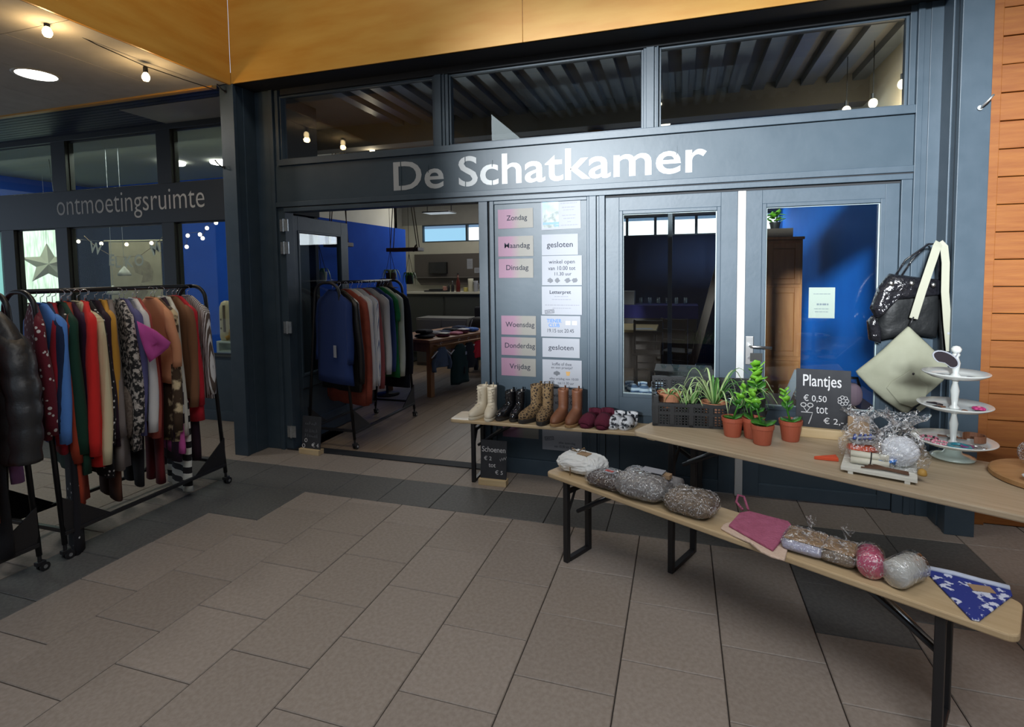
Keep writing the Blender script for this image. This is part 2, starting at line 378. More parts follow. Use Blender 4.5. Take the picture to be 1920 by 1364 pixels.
# closed double doors
def leaf(no, x0, x1, gx0, gx1, gz0, gz1):
    d = struct(bpy.data.objects.new('door_%d' % no, None)); COL.objects.link(d)
    y0, y1 = YF+.016, YF+.062
    for nm, a, b in (('stile',(x0,y0,.012),(gx0-.03,y1,2.128)),('stile',(gx1+.03,y0,.012),(x1,y1,2.128)),('top_rail',(gx0-.03,y0,gz1+.03),(gx1+.03,y1,2.128)),('bottom_rail',(gx0-.03,y0,.012),(gx1+.03,y1,.10)),('mid_rail',(gx0-.03,y0,gz0-.16),(gx1+.03,y1,gz0-.03))):
        G().box(a,b).build(nm, PAINT, d, bevel=.002)
    G().box((gx0-.03,y0+.018,.10),(gx1+.03,y1-.008,gz0-.16)).build('kick_panel', PAINT2, d)
    G().frame(gx0-.03,gz0-.03,gx1+.03,gz1+.03,.026,y0-.006,y0+.02).build('glazing_bead', PAINT, d, bevel=.003)
    G().frame(gx0-.006,gz0-.006,gx1+.006,gz1+.006,.008,y0+.010,y0+.022).build('glazing_seal', mat('pale_seal',(.34,.43,.45),.5), d)
    G().box((gx0-.01,y0+.022,gz0-.01),(gx1+.01,y0+.028,gz1+.01)).build('pane', GLASSD, d)
    return d
d2 = leaf(2, -.528, .372, -.40, .235, .69, 2.0); d3 = leaf(3, .425, 1.322, .557, 1.215, .66, 2.006)
fpart('white_door_strip', (.373,YF+.006,.002),(.424,YF+.06,2.128), mat('white_strip_paint',(.52,.53,.53),.4))
G().box((.432,YF+.006,.938),(.483,YF+.016,1.134)).build('handle_plate', CHROME, d3, bevel=.003)
hd = G().tube([(.457,YF+.01,1.072),(.457,YF-.045,1.072),(.475,YF-.052,1.071),(.59,YF-.050,1.064)],.0095,10).build('lever_handle', CHROME, d3, smooth=True)
G().tube([(.457,YF+.004,.985),(.457,YF+.012,.985)],.011,12).build('lock_cylinder', mat('lock_grey',(.4,.4,.42),.3,metal=1), d3)
# open leaf, hinged on the left jamb, swung into the shop
d1 = struct(bpy.data.objects.new('door_1', None)); COL.objects.link(d1); d1.location = (-3.372,4.0,0); d1.rotation_euler = (0,0,radians(91.5))
for nm, a, b in (('stile',(0,0,.012),(.12,.042,2.128)),('stile',(.80,0,.012),(.92,.042,2.128)),('top_rail',(.12,0,1.995),(.80,.042,2.128)),('bottom_rail',(.12,0,.012),(.80,.042,.20)),('mid_rail',(.12,0,.52),(.80,.042,.64))):
    G().box(a,b).build(nm, PAINT, d1, bevel=.003)
G().box((.12,.012,.20),(.80,.032,.52)).build('kick_panel', PAINT2, d1)
G().frame(.115,.635,.805,2.0,.022,-.006,.048).build('glazing_bead', PAINT, d1, bevel=.003)
G().box((.13,.018,.65),(.79,.024,1.985)).build('pane', GLASSD, d1)
for z in (2.03,1.83,1.12,.17):
    h = G().box((-3.405,3.925,z-.052),(-3.365,3.935,z+.052)); h.box((-3.362,3.926,z-.052),(-3.322,3.936,z+.052)); h.tube([(-3.364,3.922,z-.056),(-3.364,3.922,z+.056)],.008,8)
    h.build('hinge', GALV, wf)
G().box((-3.50,4.05,2.15),(-3.40,4.47,3.20)).build('inner_return', BLACKIN, wf)
# big square pillars either side
for nm, x0, x1 in (('pillar',-3.772,-3.63),('pillar',1.516,1.665)):
    p = struct(bpy.data.objects.new(nm, None)); COL.objects.link(p)
    G().box((x0,3.69,0),(x1,3.725,3.21)).build('front_flange', PAINT, p, bevel=.003)
    G().box((x0+.008,3.725,0),(x1-.008,3.80,3.21)).build('web', PAINT, p)
    G().box((x0,3.80,0),(x1,4.05,3.21)).build('rear_flange', PAINT, p, bevel=.003)
# soffit over the recess, plywood fascia, hall shell
struct(G().box((-3.66,3.70,3.21),(1.9,4.05,3.30)).build('soffit', BLACKIN))
fa = struct(bpy.data.objects.new('wall_fascia', None)); COL.objects.link(fa)
for x0, x1 in ((-3.644,-1.074),(-1.071,1.50),(1.503,4.07),(4.073,6.6)):
    G().box((x0,3.69,3.21),(x1,3.71,5.6)).build('plywood_panel', PLY, fa, bevel=.001)
for y0, y1 in ((1.12,3.688),(-1.45,1.117),(-4.02,-1.453),(-6.0,-4.023)):
    G().box((-3.664,y0,3.20),(-3.644,y1,3.98)).build('plywood_panel', PLY, fa, bevel=.001)
HALLW = mat('hall_wall', (.17,.165,.155), .8, (.20,.195,.185), sc=3)
wl = struct(bpy.data.objects.new('wall_left', None)); COL.objects.link(wl)
G().box((-3.9,-6,3.98),(-3.66,-4.25,5.6)).build('wall_piece', HALLW, wl); G().box((-3.9,-1.85,3.98),(-3.66,3.7,5.6)).build('wall_piece', HALLW, wl); G().box((-3.9,-4.25,4.66),(-3.66,-1.85,5.6)).build('wall_piece', HALLW, wl)
w = struct(bpy.data.objects.new('window_4', None)); COL.objects.link(w)
for y in (-4.25,-3.47,-2.67,-1.93): G().box((-3.70,y,3.98),(-3.60,y+.08,4.66)).build('glazing_bar', BLACKIN, w)
wb = struct(bpy.data.objects.new('wall_back', None)); COL.objects.link(wb)
G().box((-12,-6.2,0),(9,-6.0,3.0)).build('wall_piece', HALLW, wb); G().box((-12,-6.2,5.16),(9,-6.0,5.8)).build('wall_piece', HALLW, wb)
G().box((-16,-6.2,0),(-4.0,-6.0,5.8)).build('wall_piece', HALLW, wb); G().box((1.4,-6.2,3.0),(9,-6.0,5.16)).build('wall_piece', HALLW, wb)
w = struct(bpy.data.objects.new('window_5', None)); COL.objects.link(w)
for i in range(6): G().box((-4.0+1.08*i-.03,-6.1,3.0),(-4.0+1.08*i+.03,-5.96,5.16)).build('glazing_bar', BLACKIN, w)
struct(G().box((6.6,-6,0),(6.8,4.3,5.7)).build('wall_right', HALLW))
# flat dark ceiling, then the ribbed steel deck at the back
c = struct(G().box((-3.9,-3.5,5.6),(6.8,3.72,5.7)).build('ceiling', CEILD))
g = G(); x = -3.9; pts = []
while x < 6.8:
    pts += [(x,5.62),(x+.11,5.62),(x+.14,5.72),(x+.25,5.72)]; x += .28
for i in range(len(pts)-1):
    (xa,za),(xb,zb) = pts[i],pts[i+1]; g.add([(xa,-6.1,za),(xb,-6.1,zb),(xb,-3.5,zb),(xa,-3.5,za)],[(0,1,2,3)])
g.add([(-3.9,-6.1,5.75),(6.8,-6.1,5.75),(6.8,-3.5,5.75),(-3.9,-3.5,5.75)],[(0,1,2,3)])
d = struct(g.build('roof_deck', DECK))
# ---- plank wall on the right of the shopfront
pw = struct(G().box((1.665,3.93,0),(6.6,4.06,3.25)).build('wall_plank', BLACKIN))
for i in range(20):
    z = .005+.1635*i
    dx = rt.uniform(-.004,.004)
    G().box((1.80,3.902+dx,z),(4.2+rt.uniform(-.5,.5),3.93,z+.159)).build('plank', PLANKM, pw, bevel=.004)
G().box((1.74,3.885,0),(1.80,3.93,3.21)).build('edge_strip', PLANKM, pw, bevel=.004)
G().box((1.667,3.87,0),(1.74,3.93,3.21)).build('edge_strip', PAINT, pw, bevel=.003)
for o in pw.children:
    if o.name.startswith('plank'):
        o.location = (0,0,0)
# ---- low ceiling on the left of the hall
cl = struct(G().box((-12,-6,3.225),(-3.665,3.66,3.40)).build('ceiling', CEILD))
for i in range(14):
    for j in range(8):
        x1 = -3.668-.598*i; y1 = 3.655-1.2*j
        if -7.5 < x1 and y1 > .4: G().box((x1-.594,y1-1.196,3.2),(x1,y1,3.225)).build('ceiling_panel', CEIL, cl)
        else: G().box((x1-.594,y1-1.196,3.2),(x1,y1,3.225)).build('ceiling_panel', CEIL, cl) if j < 3 and i < 12 else None
G().box((-12,3.645,3.185),(-3.8,3.69,3.235)).build('edge_strip', PLY, cl)
# dark ribbed soffit in front of the meeting room
so = struct(G().box((-12,3.69,3.29),(-3.772,4.6,3.36)).build('soffit', BLACKIN))
SLAT = mat('navy_slat', (.008,.012,.035), .5)
for i in range(13):
    y = 3.70+.068*i; G().box((-12,y,3.262),(-3.772,y+.058,3.29)).build('soffit_slat', SLAT, so)

# ---- meeting room front on the left
FRD = mat('brown_black_frame', (.016,.017,.018), .5, bump=.03)
wm = struct(bpy.data.objects.new('wall_meeting_room', None)); COL.objects.link(wm)
def mpart(name, a, b, m=FRD): return G().box(a,b).build(name, m, wm, bevel=.003)
YM = 4.55
mpart('sign_board', (-12,YM,2.185),(-3.76,4.65,2.615)); mpart('lintel', (-12,YM,3.2),(-3.76,4.65,3.3))
for x0, x1 in ((-9.2,-8.95),(-7.225,-6.99),(-5.565,-5.36),(-4.65,-3.76)): mpart('post', (x0,YM,2.615),(x1,4.65,3.2))
for x0, x1 in ((-9.2,-8.95),(-8.2,-7.97),(-7.235,-7.03),(-5.54,-5.36),(-4.65,-3.76)): mpart('post', (x0,YM,.7),(x1,4.65,2.185))
mpart('parapet', (-12,YM,0),(-3.76,4.65,.70), PAINT2); mpart('sill', (-12,YM-.02,.70),(-3.76,4.66,.72)); mpart('plinth', (-12,YM-.015,0),(-3.76,4.56,.11), PAINT)
wn = 6
for x0, x1, z0, z1 in ((-8.95,-7.225,2.615,3.2),(-6.99,-5.565,2.615,3.2),(-5.36,-4.65,2.615,3.2),(-8.95,-8.2,.72,2.185),(-7.97,-7.235,.72,2.185),(-7.03,-5.54,.72,2.185),(-5.36,-4.65,.72,2.185)):
    w = struct(bpy.data.objects.new('window_%d' % wn, None)); COL.objects.link(w); wn += 1
    G().frame(x0,z0,x1,z1,.014,4.59,4.62).build('glazing_bead', FRD, w)
    G().box((x0+.005,4.60,z0+.005),(x1-.005,4.606,z1-.005)).build('pane', film('meeting_glass',(.93,.97,.95),.010,.35,.004), w)
l2 = thing('meeting_room_lettering', 'thin light lettering reading ontmoetingsruimte on the dark beam at left', 'sign', (0,0,0))
text('ontmoetingsruimte', mat('grey_vinyl',(.50,.48,.44),.5), l2, (-6.045,YM-.001,2.403), width=2.26, height=.30, ext=.001, bold=-.006, split=True)
# meeting room shell
struct(G().box((-10.5,4.65,0),(-10.3,7.3,3.3)).build('wall_left', BLUEW)); struct(G().box((-10.3,7.1,0),(-4.7,7.3,3.3)).build('wall_back', BLUEW))
struct(G().box((-4.7,4.65,0),(-4.5,7.81,3.3)).build('wall_partition', PLASTER))
struct(G().box((-3.76,4.05,0),(-3.60,4.55,3.3)).build('wall_return', PAINT))
struct(G().box((-4.5,4.65,0),(-3.60,4.70,3.3)).build('wall_front', BLACKIN))
struct(G().box((-10.5,4.62,3.21),(-4.5,7.3,3.3)).build('ceiling', mat('meeting_ceiling',(.36,.38,.33),.85)))
struct(G().box((-10.29,6.62,0),(-10.24,7.1,2.6)).build('wall_left', NAVYW)); struct(G().box((-10.3,7.05,0),(-8.55,7.1,2.6)).build('wall_back', NAVYW))
# ---- shop shell
struct(G().box((-4.5,4.70,0),(-4.45,7.81,3.3)).build('wall_left', PLASTER))
struct(G().box((-5.4,7.72,0),(-4.45,7.81,3.3)).build('wall_return', PLASTER)); struct(G().box((-5.4,7.81,0),(-5.3,9.7,3.3)).build('wall_left', PLASTER))
struct(G().box((-5.3,9.5,0),(2.0,9.7,2.18)).build('wall_back', PLASTER)); struct(G().box((-1.15,9.47,0),(1.7,9.5,2.18)).build('wall_back', NAVYW))
struct(G().box((-5.3,9.5,2.52),(2.0,9.7,3.3)).build('wall_back', PLASTERG))
struct(G().box((-5.3,9.5,2.18),(-4.86,9.7,2.52)).build('wall_back', PLASTER))
bl = struct(G().box((-4.36,4.71,0),(-4.30,7.81,2.30)).build('wall_blue', BLUEW))
struct(G().box((1.53,4.05,0),(1.8,9.6,2.62)).build('wall_right', mat('blue_wall_paint_sunlit',(.012,.20,.84),.8,(.014,.22,.88),sc=5,spec=.12))); struct(G().box((1.53,4.05,2.62),(1.8,9.6,3.3)).build('wall_right', PLASTER))  # brighter copy of the blue wall paint, sunlight put into its colour
cs = struct(G().box((-5.4,4.04,3.26),(1.8,9.7,3.36)).build('ceiling', mat('shop_ceiling',(.30,.29,.27),.85,(.34,.33,.31),sc=2)))
for y in (5.3,6.9,8.3): G().box((-4.45 if y < 7.8 else -5.3,y,3.02),(1.7,y+.18,3.26)).build('beam', mat('shop_beam',(.20,.19,.17),.8), cs)
g = G(); x = -3.0
while x < 1.5:
    g.box((x,4.1,3.20),(x+.10,5.3,3.26)); x += .2
g.build('deck_rib', mat('shop_deck',(.22,.25,.28),.4,metal=.4), cs)
w = struct(bpy.data.objects.new('window_13', None)); COL.objects.link(w)
x0 = -4.42; xs = [-4.86,-3.92,-3.02,-2.30,-1.6,-.9,-.42,-.12,.25,.8,1.5]
SKYP = glow('sky_pane', (.88,.96,1.0), 2.2); SKYB = glow('sky_pane_blue', (.36,.68,.92), 1.0)
for i in range(len(xs)-1):
    a, b = xs[i], xs[i+1]
    G().frame(a,2.18,b,2.52,.022,9.5,9.56).build('window_frame', PAINT, w)
    G().box((a+.02,9.57,2.20),(b-.02,9.575,2.45)).build('pane', SKYB if i == 0 else SKYP, w)
    G().box((a+.02,9.565,2.45),(b-.02,9.57,2.50)).build('top_pane', glow('sky_pane_dim',(.22,.36,.55),.8), w)
# ================================================================== BENCHES AND TABLE
PINE = mat('bench_pine', (.46,.335,.19), .42, (.56,.43,.265), sc=2.2, st=(1.5,16,16), lo=.3, hi=.75, bump=.06, bsc=12, coat=.15)
PINE2 = mat('table_pine', (.37,.285,.185), .5, (.50,.405,.285), sc=2.4, st=(1.3,18,16), lo=.28, hi=.78, bump=.10, bsc=12)
ROLLED = mat('bench_end_strip', (.42,.43,.42), .4, metal=.6)
def board_outline(L, Wd, r=.035, n=5):
    P = []
    for cx, cy, a0 in ((L-r,Wd-r,0),(r,Wd-r,90),(r,r,180),(L-r,r,270)):
        for k in range(n+1):
            a = radians(a0+90*k/n); P.append((cx+r*cos(a), cy+r*sin(a)))
    return P
def leg_frame(t, u, w0, w1, H, sgn, diag, bw=.03):
    """folding U-frame of angle iron at u, with cross rail, braces and stay"""
    for v in (w0, w1): G().box((u-bw/2,v-bw/2,0),(u+bw/2,v+bw/2,H)).build('leg', BLACKM, t, bevel=.004)
    G().box((u-bw/2,w0+bw/2,.0),(u+bw/2,w1-bw/2,.022)).build('foot_bar', BLACKM, t, bevel=.003)
    G().box((u-.008,w0+bw/2,H-.075),(u+.008,w1-bw/2,H-.050)).build('cross_rail', BLACKM, t, bevel=.002)
    wm_ = (w0+w1)/2
    g = G(); g.tube([(u,w0+.01,H-.19),(u+sgn*.0,w0+(w1-w0)*.42,H-.06)],.008,6); g.build('corner_brace', BLACKM, t)
    G().tube([(u,wm_,H-.20),(u+sgn*diag*.45,wm_,H-.20+.09),(u+sgn*diag,wm_,H-.01)],.011,8).build('stay', BLACKM, t)
    G().tube([(u+sgn*.02,wm_+.02,H-.19),(u+sgn*diag*.6,wm_+.02,H-.07)],.013,8).build('stay_sleeve', mat('zinc_stay',(.52,.53,.54),.3,metal=.9), t, smooth=True)
    g = G()
    g.tube([(u,w0,H-.02),(u,w1,H-.02)],.012,8); g.build('hinge_rod', BLACKM, t)
def trestle(name, label, cat, loc, ang, L, Wd, H, m, leg_in, lw, diag, th=.026, leg_r=None):
    t = thing(name, label, cat, (*loc,0), radians(ang))
    tp = G().prism(board_outline(L,Wd), H-th, H, 'z').build('top', m, t, bevel=.006)
    wa = (Wd-lw)/2
    leg_frame(t, leg_in, wa, wa+lw, H-th, 1, diag); leg_frame(t, L-(leg_r or leg_in), wa, wa+lw, H-th, -1, diag)
    for u in (.09, L-.09): G().box((u-.02,.03,H-th-.012),(u+.02,Wd-.03,H-th)).build('batten', PINE, t)
    return t
bench = trestle('bench', 'long narrow pine bench nearest the camera, in front of the plant table', 'bench', (-.716,2.818), -28.3, 1.93, .25, .48, PINE, .13, .19, .30, leg_r=.19)
table = trestle('folding_table', 'long pine folding table carrying plants, cake stand and chalkboard', 'table', (-.234,2.752), -25.2, 2.2, .58, .77, PINE2, .145, .27, .36)
sbench = trestle('bench', 'narrow pine bench against the shopfront carrying a row of shoes', 'bench', (-1.68,3.66), 0.4, 2.0, .25, .48, PINE, .185, .2, .30)

# ================================================================== CLOTHES RACKS
def rack(name, label, loc, L, rz=0, W0=.49, W1=.26, H=1.515):
    """double-sided rack on castors; runs along +Y from loc (middle of its near end)"""
    t = thing(name, label, 'clothes rack', (*loc,0), rz)
    r = .0135; hb = W0/2; ht = W1/2
    for y in (0, L):
        pts = [(-hb,y,.09)]
        zc = H-.11
        for s_ in (-1, 1):
            arc = [(s_*(ht-.11+.11*cos(a)), y, zc+.11*sin(a)) for a in [radians(k*15) for k in range(7)]]
            pts += arc if s_ == -1 else arc[::-1]
        pts.append((hb,y,.09))
        G().tube(pts, r, 10).build('end_frame', BLACKM, t, smooth=True)
        G().box((-hb,y-.011,.16),(hb,y+.011,.182)).build('end_bar', BLACKM, t, bevel=.002)
        for x in (-hb, hb):
            sg = 1 if y == 0 else -1
            G().prism([(y,.36),(y,.15),(y+sg*.27,.15),(y+sg*.24,.175)] if sg > 0 else [(y,.36),(y+sg*.24,.175),(y+sg*.27,.15),(y,.15)], x-.004, x+.004, 'x').build('gusset', BLACKM, t)
            c = G(); c.tube([(x,y,.05),(x,y,.095)],.010,8); c.box((x-.016,y-.02,.036),(x+.016,y+.024,.058)); co = c.build('castor', BLACKM, t, bevel=.003)
            wv = G()
            for dx in (-.012,.012): wv.tube([(x+dx-.006,y+.016,.024),(x+dx+.006,y+.016,.024)],.024,14)
            wv.m = 1; wv.tube([(x-.020,y+.016,.024),(x+.020,y+.016,.024)],.010,10)
            wv.build('wheel', [BLACKM, CHROME], co)
    for x in (-hb, hb): G().box((x-.011,0,.14),(x+.011,L,.162)).build('base_rail', BLACKM, t, bevel=.002)
    G().tube([(0,-.0,H),(0,L,H)], .0145, 12).build('hanging_rail', BLACKM, t, smooth=True)
    return t
RXC = -3.56
rackA = rack('clothes_rack', 'long black rack of mixed clothes, its far end by the left pillar', (RXC,2.035), 1.11)
rackB = rack('clothes_rack', 'black rack cut by the left edge of the photo, hung with a puffer jacket', (RXC,.72), 1.19)
rackC = rack('clothes_rack', 'black rack of shirts standing inside the shop doorway', (-3.06,4.09), 1.13)

# ---- garments
HNG = mat('hanger_black', (.014,.014,.016), .35); WIRE = mat('hanger_hook_steel', (.7,.7,.72), .25, metal=1); HWOOD = mat('hanger_wood', (.42,.26,.12), .45); HWHITE = mat('hanger_white', (.78,.78,.76), .4)
def hanger(kind='black', hw=.19):
    m = {'black':HNG,'wood':HWOOD,'white':HWHITE}[kind]
    o = G().tube([(-hw,0,-.165),(-hw*.8,0,-.140),(-.05,0,-.072),(0,0,-.058),(.05,0,-.072),(hw*.8,0,-.140),(hw,0,-.165)], [.008,.010,.012,.013,.012,.010,.008], 8, r2=.006).build('clothes_hanger', m, None, smooth=True)
    hk = [(0,0,-.058),(0,0,-.026)]+[(0,.0185*sin(a)*1.0, .0005+.0185*-cos(a)) for a in [radians(k*24) for k in range(0,11)]]
    G().tube(hk, .002, 6).build('hook', WIRE if kind != 'white' else HWHITE, o, smooth=True)
    return o
HPROTO = {}
def hang(kind, loc, rz, label, group):
    if kind not in HPROTO: HPROTO[kind] = o = hanger(kind)
    else: o = dup(HPROTO[kind])
    place(o, loc, rz); tag(o, label, 'clothes hanger', group); return o
def hang_label(kind, lab): return ' '.join(('%s clothes hanger holding the %s' % ({'black':'black','wood':'wooden','white':'white child'}[kind], lab)).split()[:15])
def body_rings(hw, th, ln, hem, neck=.062, waist=1.0, seed=0, rows=15, n=24, fold=.012):
    rn = random.Random(seed); p1, p2, p3 = [rn.random()*6.28 for _ in range(3)]; rs = []
    zs = [-.055,-.070,-.096,-.128,-.165,-.215]+[-.215-(ln-.215)*k/(rows-6) for k in range(1,rows-5)]
    for i, z in enumerate(zs):
        t = max(0,(-z-.17)/(ln-.17))
        if z > -.17:
            q = (-z-.055)/.115; w = neck+(hw-neck)*q**.85; d = .016+.012*q
        else:
            w = hw*(1-(1-waist)*sin(min(1,t*1.4)*pi)) + (hem-hw)*t; d = .028+(th-.028)*min(1,t*2.2)
        row = []
        for j in range(n):
            a = 2*pi*j/n; ca, sa = cos(a), sin(a)
            x = w*math.copysign(abs(ca)**.75,ca); y = d*math.copysign(abs(sa)**.8,sa)
            y += fold*t*(sin(x*34+p1+2*t)+.6*sin(x*61+p2))*(.6+.4*sin(3*t+p3)); x += .008*t*sin(6*t+p3)
            row.append((x,y,z+.006*t*sin(x*30+p1)))
        rs.append(row)
    return rs
def sleeve_rings(sx, hw, ln, r0=.058, r1=.036, seed=0, out=.035, n=12):
    rn = random.Random(seed+5*sx); p = rn.random()*6.28; rs = []; K = 9
    for i in range(K+1):
        t = i/K; z = -.145-(ln)*t; x = sx*(hw-.035+.02*t+out*sin(t*2.2)); y = .012*sin(3*t+p)
        a = r0+(r1-r0)*t+.006*sin(7*t+p); b = .020+.012*min(1,3*t)-.004*t
        rs.append([(x+a*.72*cos(2*pi*k/n), y+b*sin(2*pi*k/n)+.004*sin(9*t+k), z+(.035*(-sx*cos(2*pi*k/n)) if i == 0 else .012*(-sx*cos(2*pi*k/n)) if i == 1 else 0)) for k in range(n)])
    return rs
GN = [0]; GS = [1.27, 1.22]
def garment(name, label, m, loc, rz, ln, sl=.5, hw=.205, hem=.21, th=.034, waist=1.0, cat='clothing', group=None, m2=None, extra=None, fold=.012, sleeve_w=.058, hk='black', hl=None, hg=None):
    GN[0] += 1; sd = GN[0]; hw *= GS[0]; hem *= GS[0]*1.04; ln *= GS[1]; sl *= GS[1]*1.03; sleeve_w *= 1.12
    t = thing(name, label, cat, loc, rz, group)
    G().rings(body_rings(hw, th, ln, hem, waist=waist, seed=sd, fold=fold)).build('body', m, t, smooth=True)
    if sl:
        for sx in (-1,1): G().rings(sleeve_rings(sx, hw, sl, r0=sleeve_w, seed=sd)).build('sleeve', m2 or m, t, smooth=True)
    G().tube([(.060*cos(a), .017*sin(a), -.053-.006*(1+sin(a))) for a in [radians(k*24) for k in range(15)]], .006, 6, closed=True).build('collar', m2 or m, t, smooth=True)
    if extra: extra(t, hw, ln)
    if hl: hang(hk, loc, rz, hang_label(hk, label), hg)
    return t
def trousers(name, label, m, loc, rz, ln=.95, hw=.17, group=None, flare=0, cat='trousers', hl=None, hg=None):
    GN[0] += 1; sd = GN[0]; t = thing(name, label, cat, loc, rz, group)
    for sx in (-1, 1):
        rs = []
        for i in range(11):
            q = i/10; z = -.10-ln*q; w = hw/2*(1-.25*q+flare*q); cx = sx*hw*.5*(1+.12*q)
            rs.append([(cx+w*math.copysign(abs(cos(a))**.7,cos(a)), .028*sin(a)+.008*sin(cx*40+5*q+sd+a), z) for a in [2*pi*k/14 for k in range(14)]])
        G().rings(rs).build('leg', m, t, smooth=True)
    G().box((-hw,-.024,-.135),(hw,.024,-.085)).build('waistband', m, t, bevel=.008)
    if hl: hang('black', loc, rz, hang_label('black', label), hg)
    return t
def cloth(n, c, **k):
    c = tuple(min(.72,v*1.4) for v in c)
    if 'c2' in k: k['c2'] = tuple(min(.72,v*1.4) for v in k['c2'])
    return cloth_(n, c, **k)
def cloth_(n, c, **k): return mat(n, c, k.pop('r',.85), bump=.25, bsc=k.pop('bsc',300), sheen=.04, spec=.2, **k)
RAILZ = 1.5
HL = 'black clothes hanger on the rail of the long rack'; HGR = 'black hangers on the long rack'
AR = [ # y, name, label, material, body length, sleeve, options
 (2.100,'blouse','burgundy blouse with white dots at the near end of the long rack', cloth('burgundy_dots',(.75,.72,.70),c2=(.10,.012,.022),kind='dots',sc=26,lo=.22,hi=.26), .66,.50,{}),
 (2.140,'shirt','bright blue shirt near the front of the long rack', cloth('cornflower',(.07,.19,.55)), .70,.55,{}),
 (2.170,'jumper','dark navy jumper between the blue shirt and red cardigan', cloth('deep_navy',(.012,.022,.06)), .66,.5,{}),
 (2.200,'cardigan','wine red cardigan beside the blue shirt on the long rack', cloth('wine_red',(.22,.012,.022)), .74,.56,{}),
 (2.240,'dress','dark bottle green long dress on the long rack', cloth('bottle_green',(.010,.040,.026)), .86,.62,{'hem':.22}),
 (2.255,'skirt_dress','long black dress with small white flecks hanging lowest near the front', cloth('black_flecks',(.55,.57,.62),c2=(.010,.010,.013),kind='dots',sc=19,lo=.12,hi=.15), 1.28,.3,{'hem':.24}),
 (2.275,'jumper','rust red jumper beside the green dress', cloth('rust_red',(.26,.038,.018)), 1.02,.66,{}),
 (2.300,'blouse','dark plum blouse just before the cream cardigan', cloth('dark_plum',(.030,.010,.030)), .80,.6,{}),
 (2.325,'cardigan','cream ribbed cardigan with long sleeves mid rack', cloth('cream_rib',(.46,.38,.24),c2=(.56,.47,.31),kind='xstripes',sc=12), .84,.70,{}),
 (2.385,'dress','black dress with white polka dots mid rack', cloth('black_polka',(.72,.72,.74),c2=(.010,.010,.012),kind='dots',sc=34,lo=.20,hi=.24), .92,.62,{}),
 (2.350,'jacket','bright red jacket, the brightest garment on the long rack', cloth('bright_red',(.62,.022,.020)), .84,.64,{'hw':.225,'th':.05,'hk':'wood','dx':.06}),
 (2.450,'cardigan','very dark aubergine cardigan behind the red jacket', cloth('aubergine',(.022,.010,.020)), .78,.6,{}),
 (2.495,'jumper','mustard yellow jumper on the long rack', cloth('mustard',(.42,.22,.035)), .66,.52,{}),
 (2.530,'coat','taupe grey coat beside the mustard jumper', cloth('taupe',(.17,.15,.145)), .92,.6,{'th':.045}),
 (2.585,'blouse','grey and black speckled blouse mid rack', cloth('speckle_grey',(.02,.02,.022),c2=(.42,.39,.36),sc=42,lo=.47,hi=.56), .84,.6,{}),
 (2.620,'shirt','violet blue shirt beside the speckled blouse', cloth('violet_blue',(.085,.085,.20)), .76,.55,{}),
 (2.680,'shirt','plain white shirt showing one narrow sleeve on the long rack', cloth('white_shirt',(.74,.74,.78)), .70,.62,{}),
 (2.715,'cardigan','brick red cardigan with a rose collar on the long rack', cloth('brick_red',(.28,.058,.045)), .80,.66,{}),
 (2.800,'top','peach orange top hanging behind the pink scarf', cloth('peach',(.58,.24,.13)), .52,.3,{}),
 (2.835,'blouse','brown and khaki camouflage print blouse on the long rack', cloth('camouflage',(.055,.035,.022),c2=(.52,.42,.26),sc=14,lo=.50,hi=.60), .86,.66,{}),
 (2.885,'jumper','dark plum jumper with white striped sleeve on the long rack', cloth('plum_jumper',(.020,.009,.020)), .98,.62,{'m2':cloth('plum_white_bars',(.016,.007,.016),c2=(.55,.55,.58),kind='stripes',sc=2.1,lo=.62,hi=.66),'dx':.02}),
 (2.945,'blouse','cream blouse with a narrow sleeve near the far end', cloth('cream_plain',(.66,.58,.46)), .72,.70,{}),
 (2.980,'cardigan','brown cardigan between the cream blouse and dark red one', cloth('mid_brown',(.16,.075,.038)), .64,.55,{}),
 (3.015,'cardigan','dark red rounded cardigan near the far end of the long rack', cloth('cherry_red',(.36,.016,.026)), .78,.55,{'th':.05}),
 (3.090,'jacket','brown and white striped fringed jacket at the far end of the long rack', cloth('brown_stripes',(.08,.06,.05),c2=(.66,.64,.62),kind='xstripes',sc=22,lo=.55,hi=.7), .66,.5,{}),
]
rg = random.Random(11)
for y, nm, lab, m, ln, sl, op in AR:
    op = dict(op); hk = op.pop('hk','black'); dx_ = op.pop('dx',0)
    rz = radians(-20+rg.uniform(-13,8))
    garment(nm, lab, m, (RXC+dx_+rg.uniform(-.015,.02),y,RAILZ-.0), rz, ln, sl, hk=hk, hl=HL, hg=HGR if hk == 'black' else None, cat='clothing', **op)
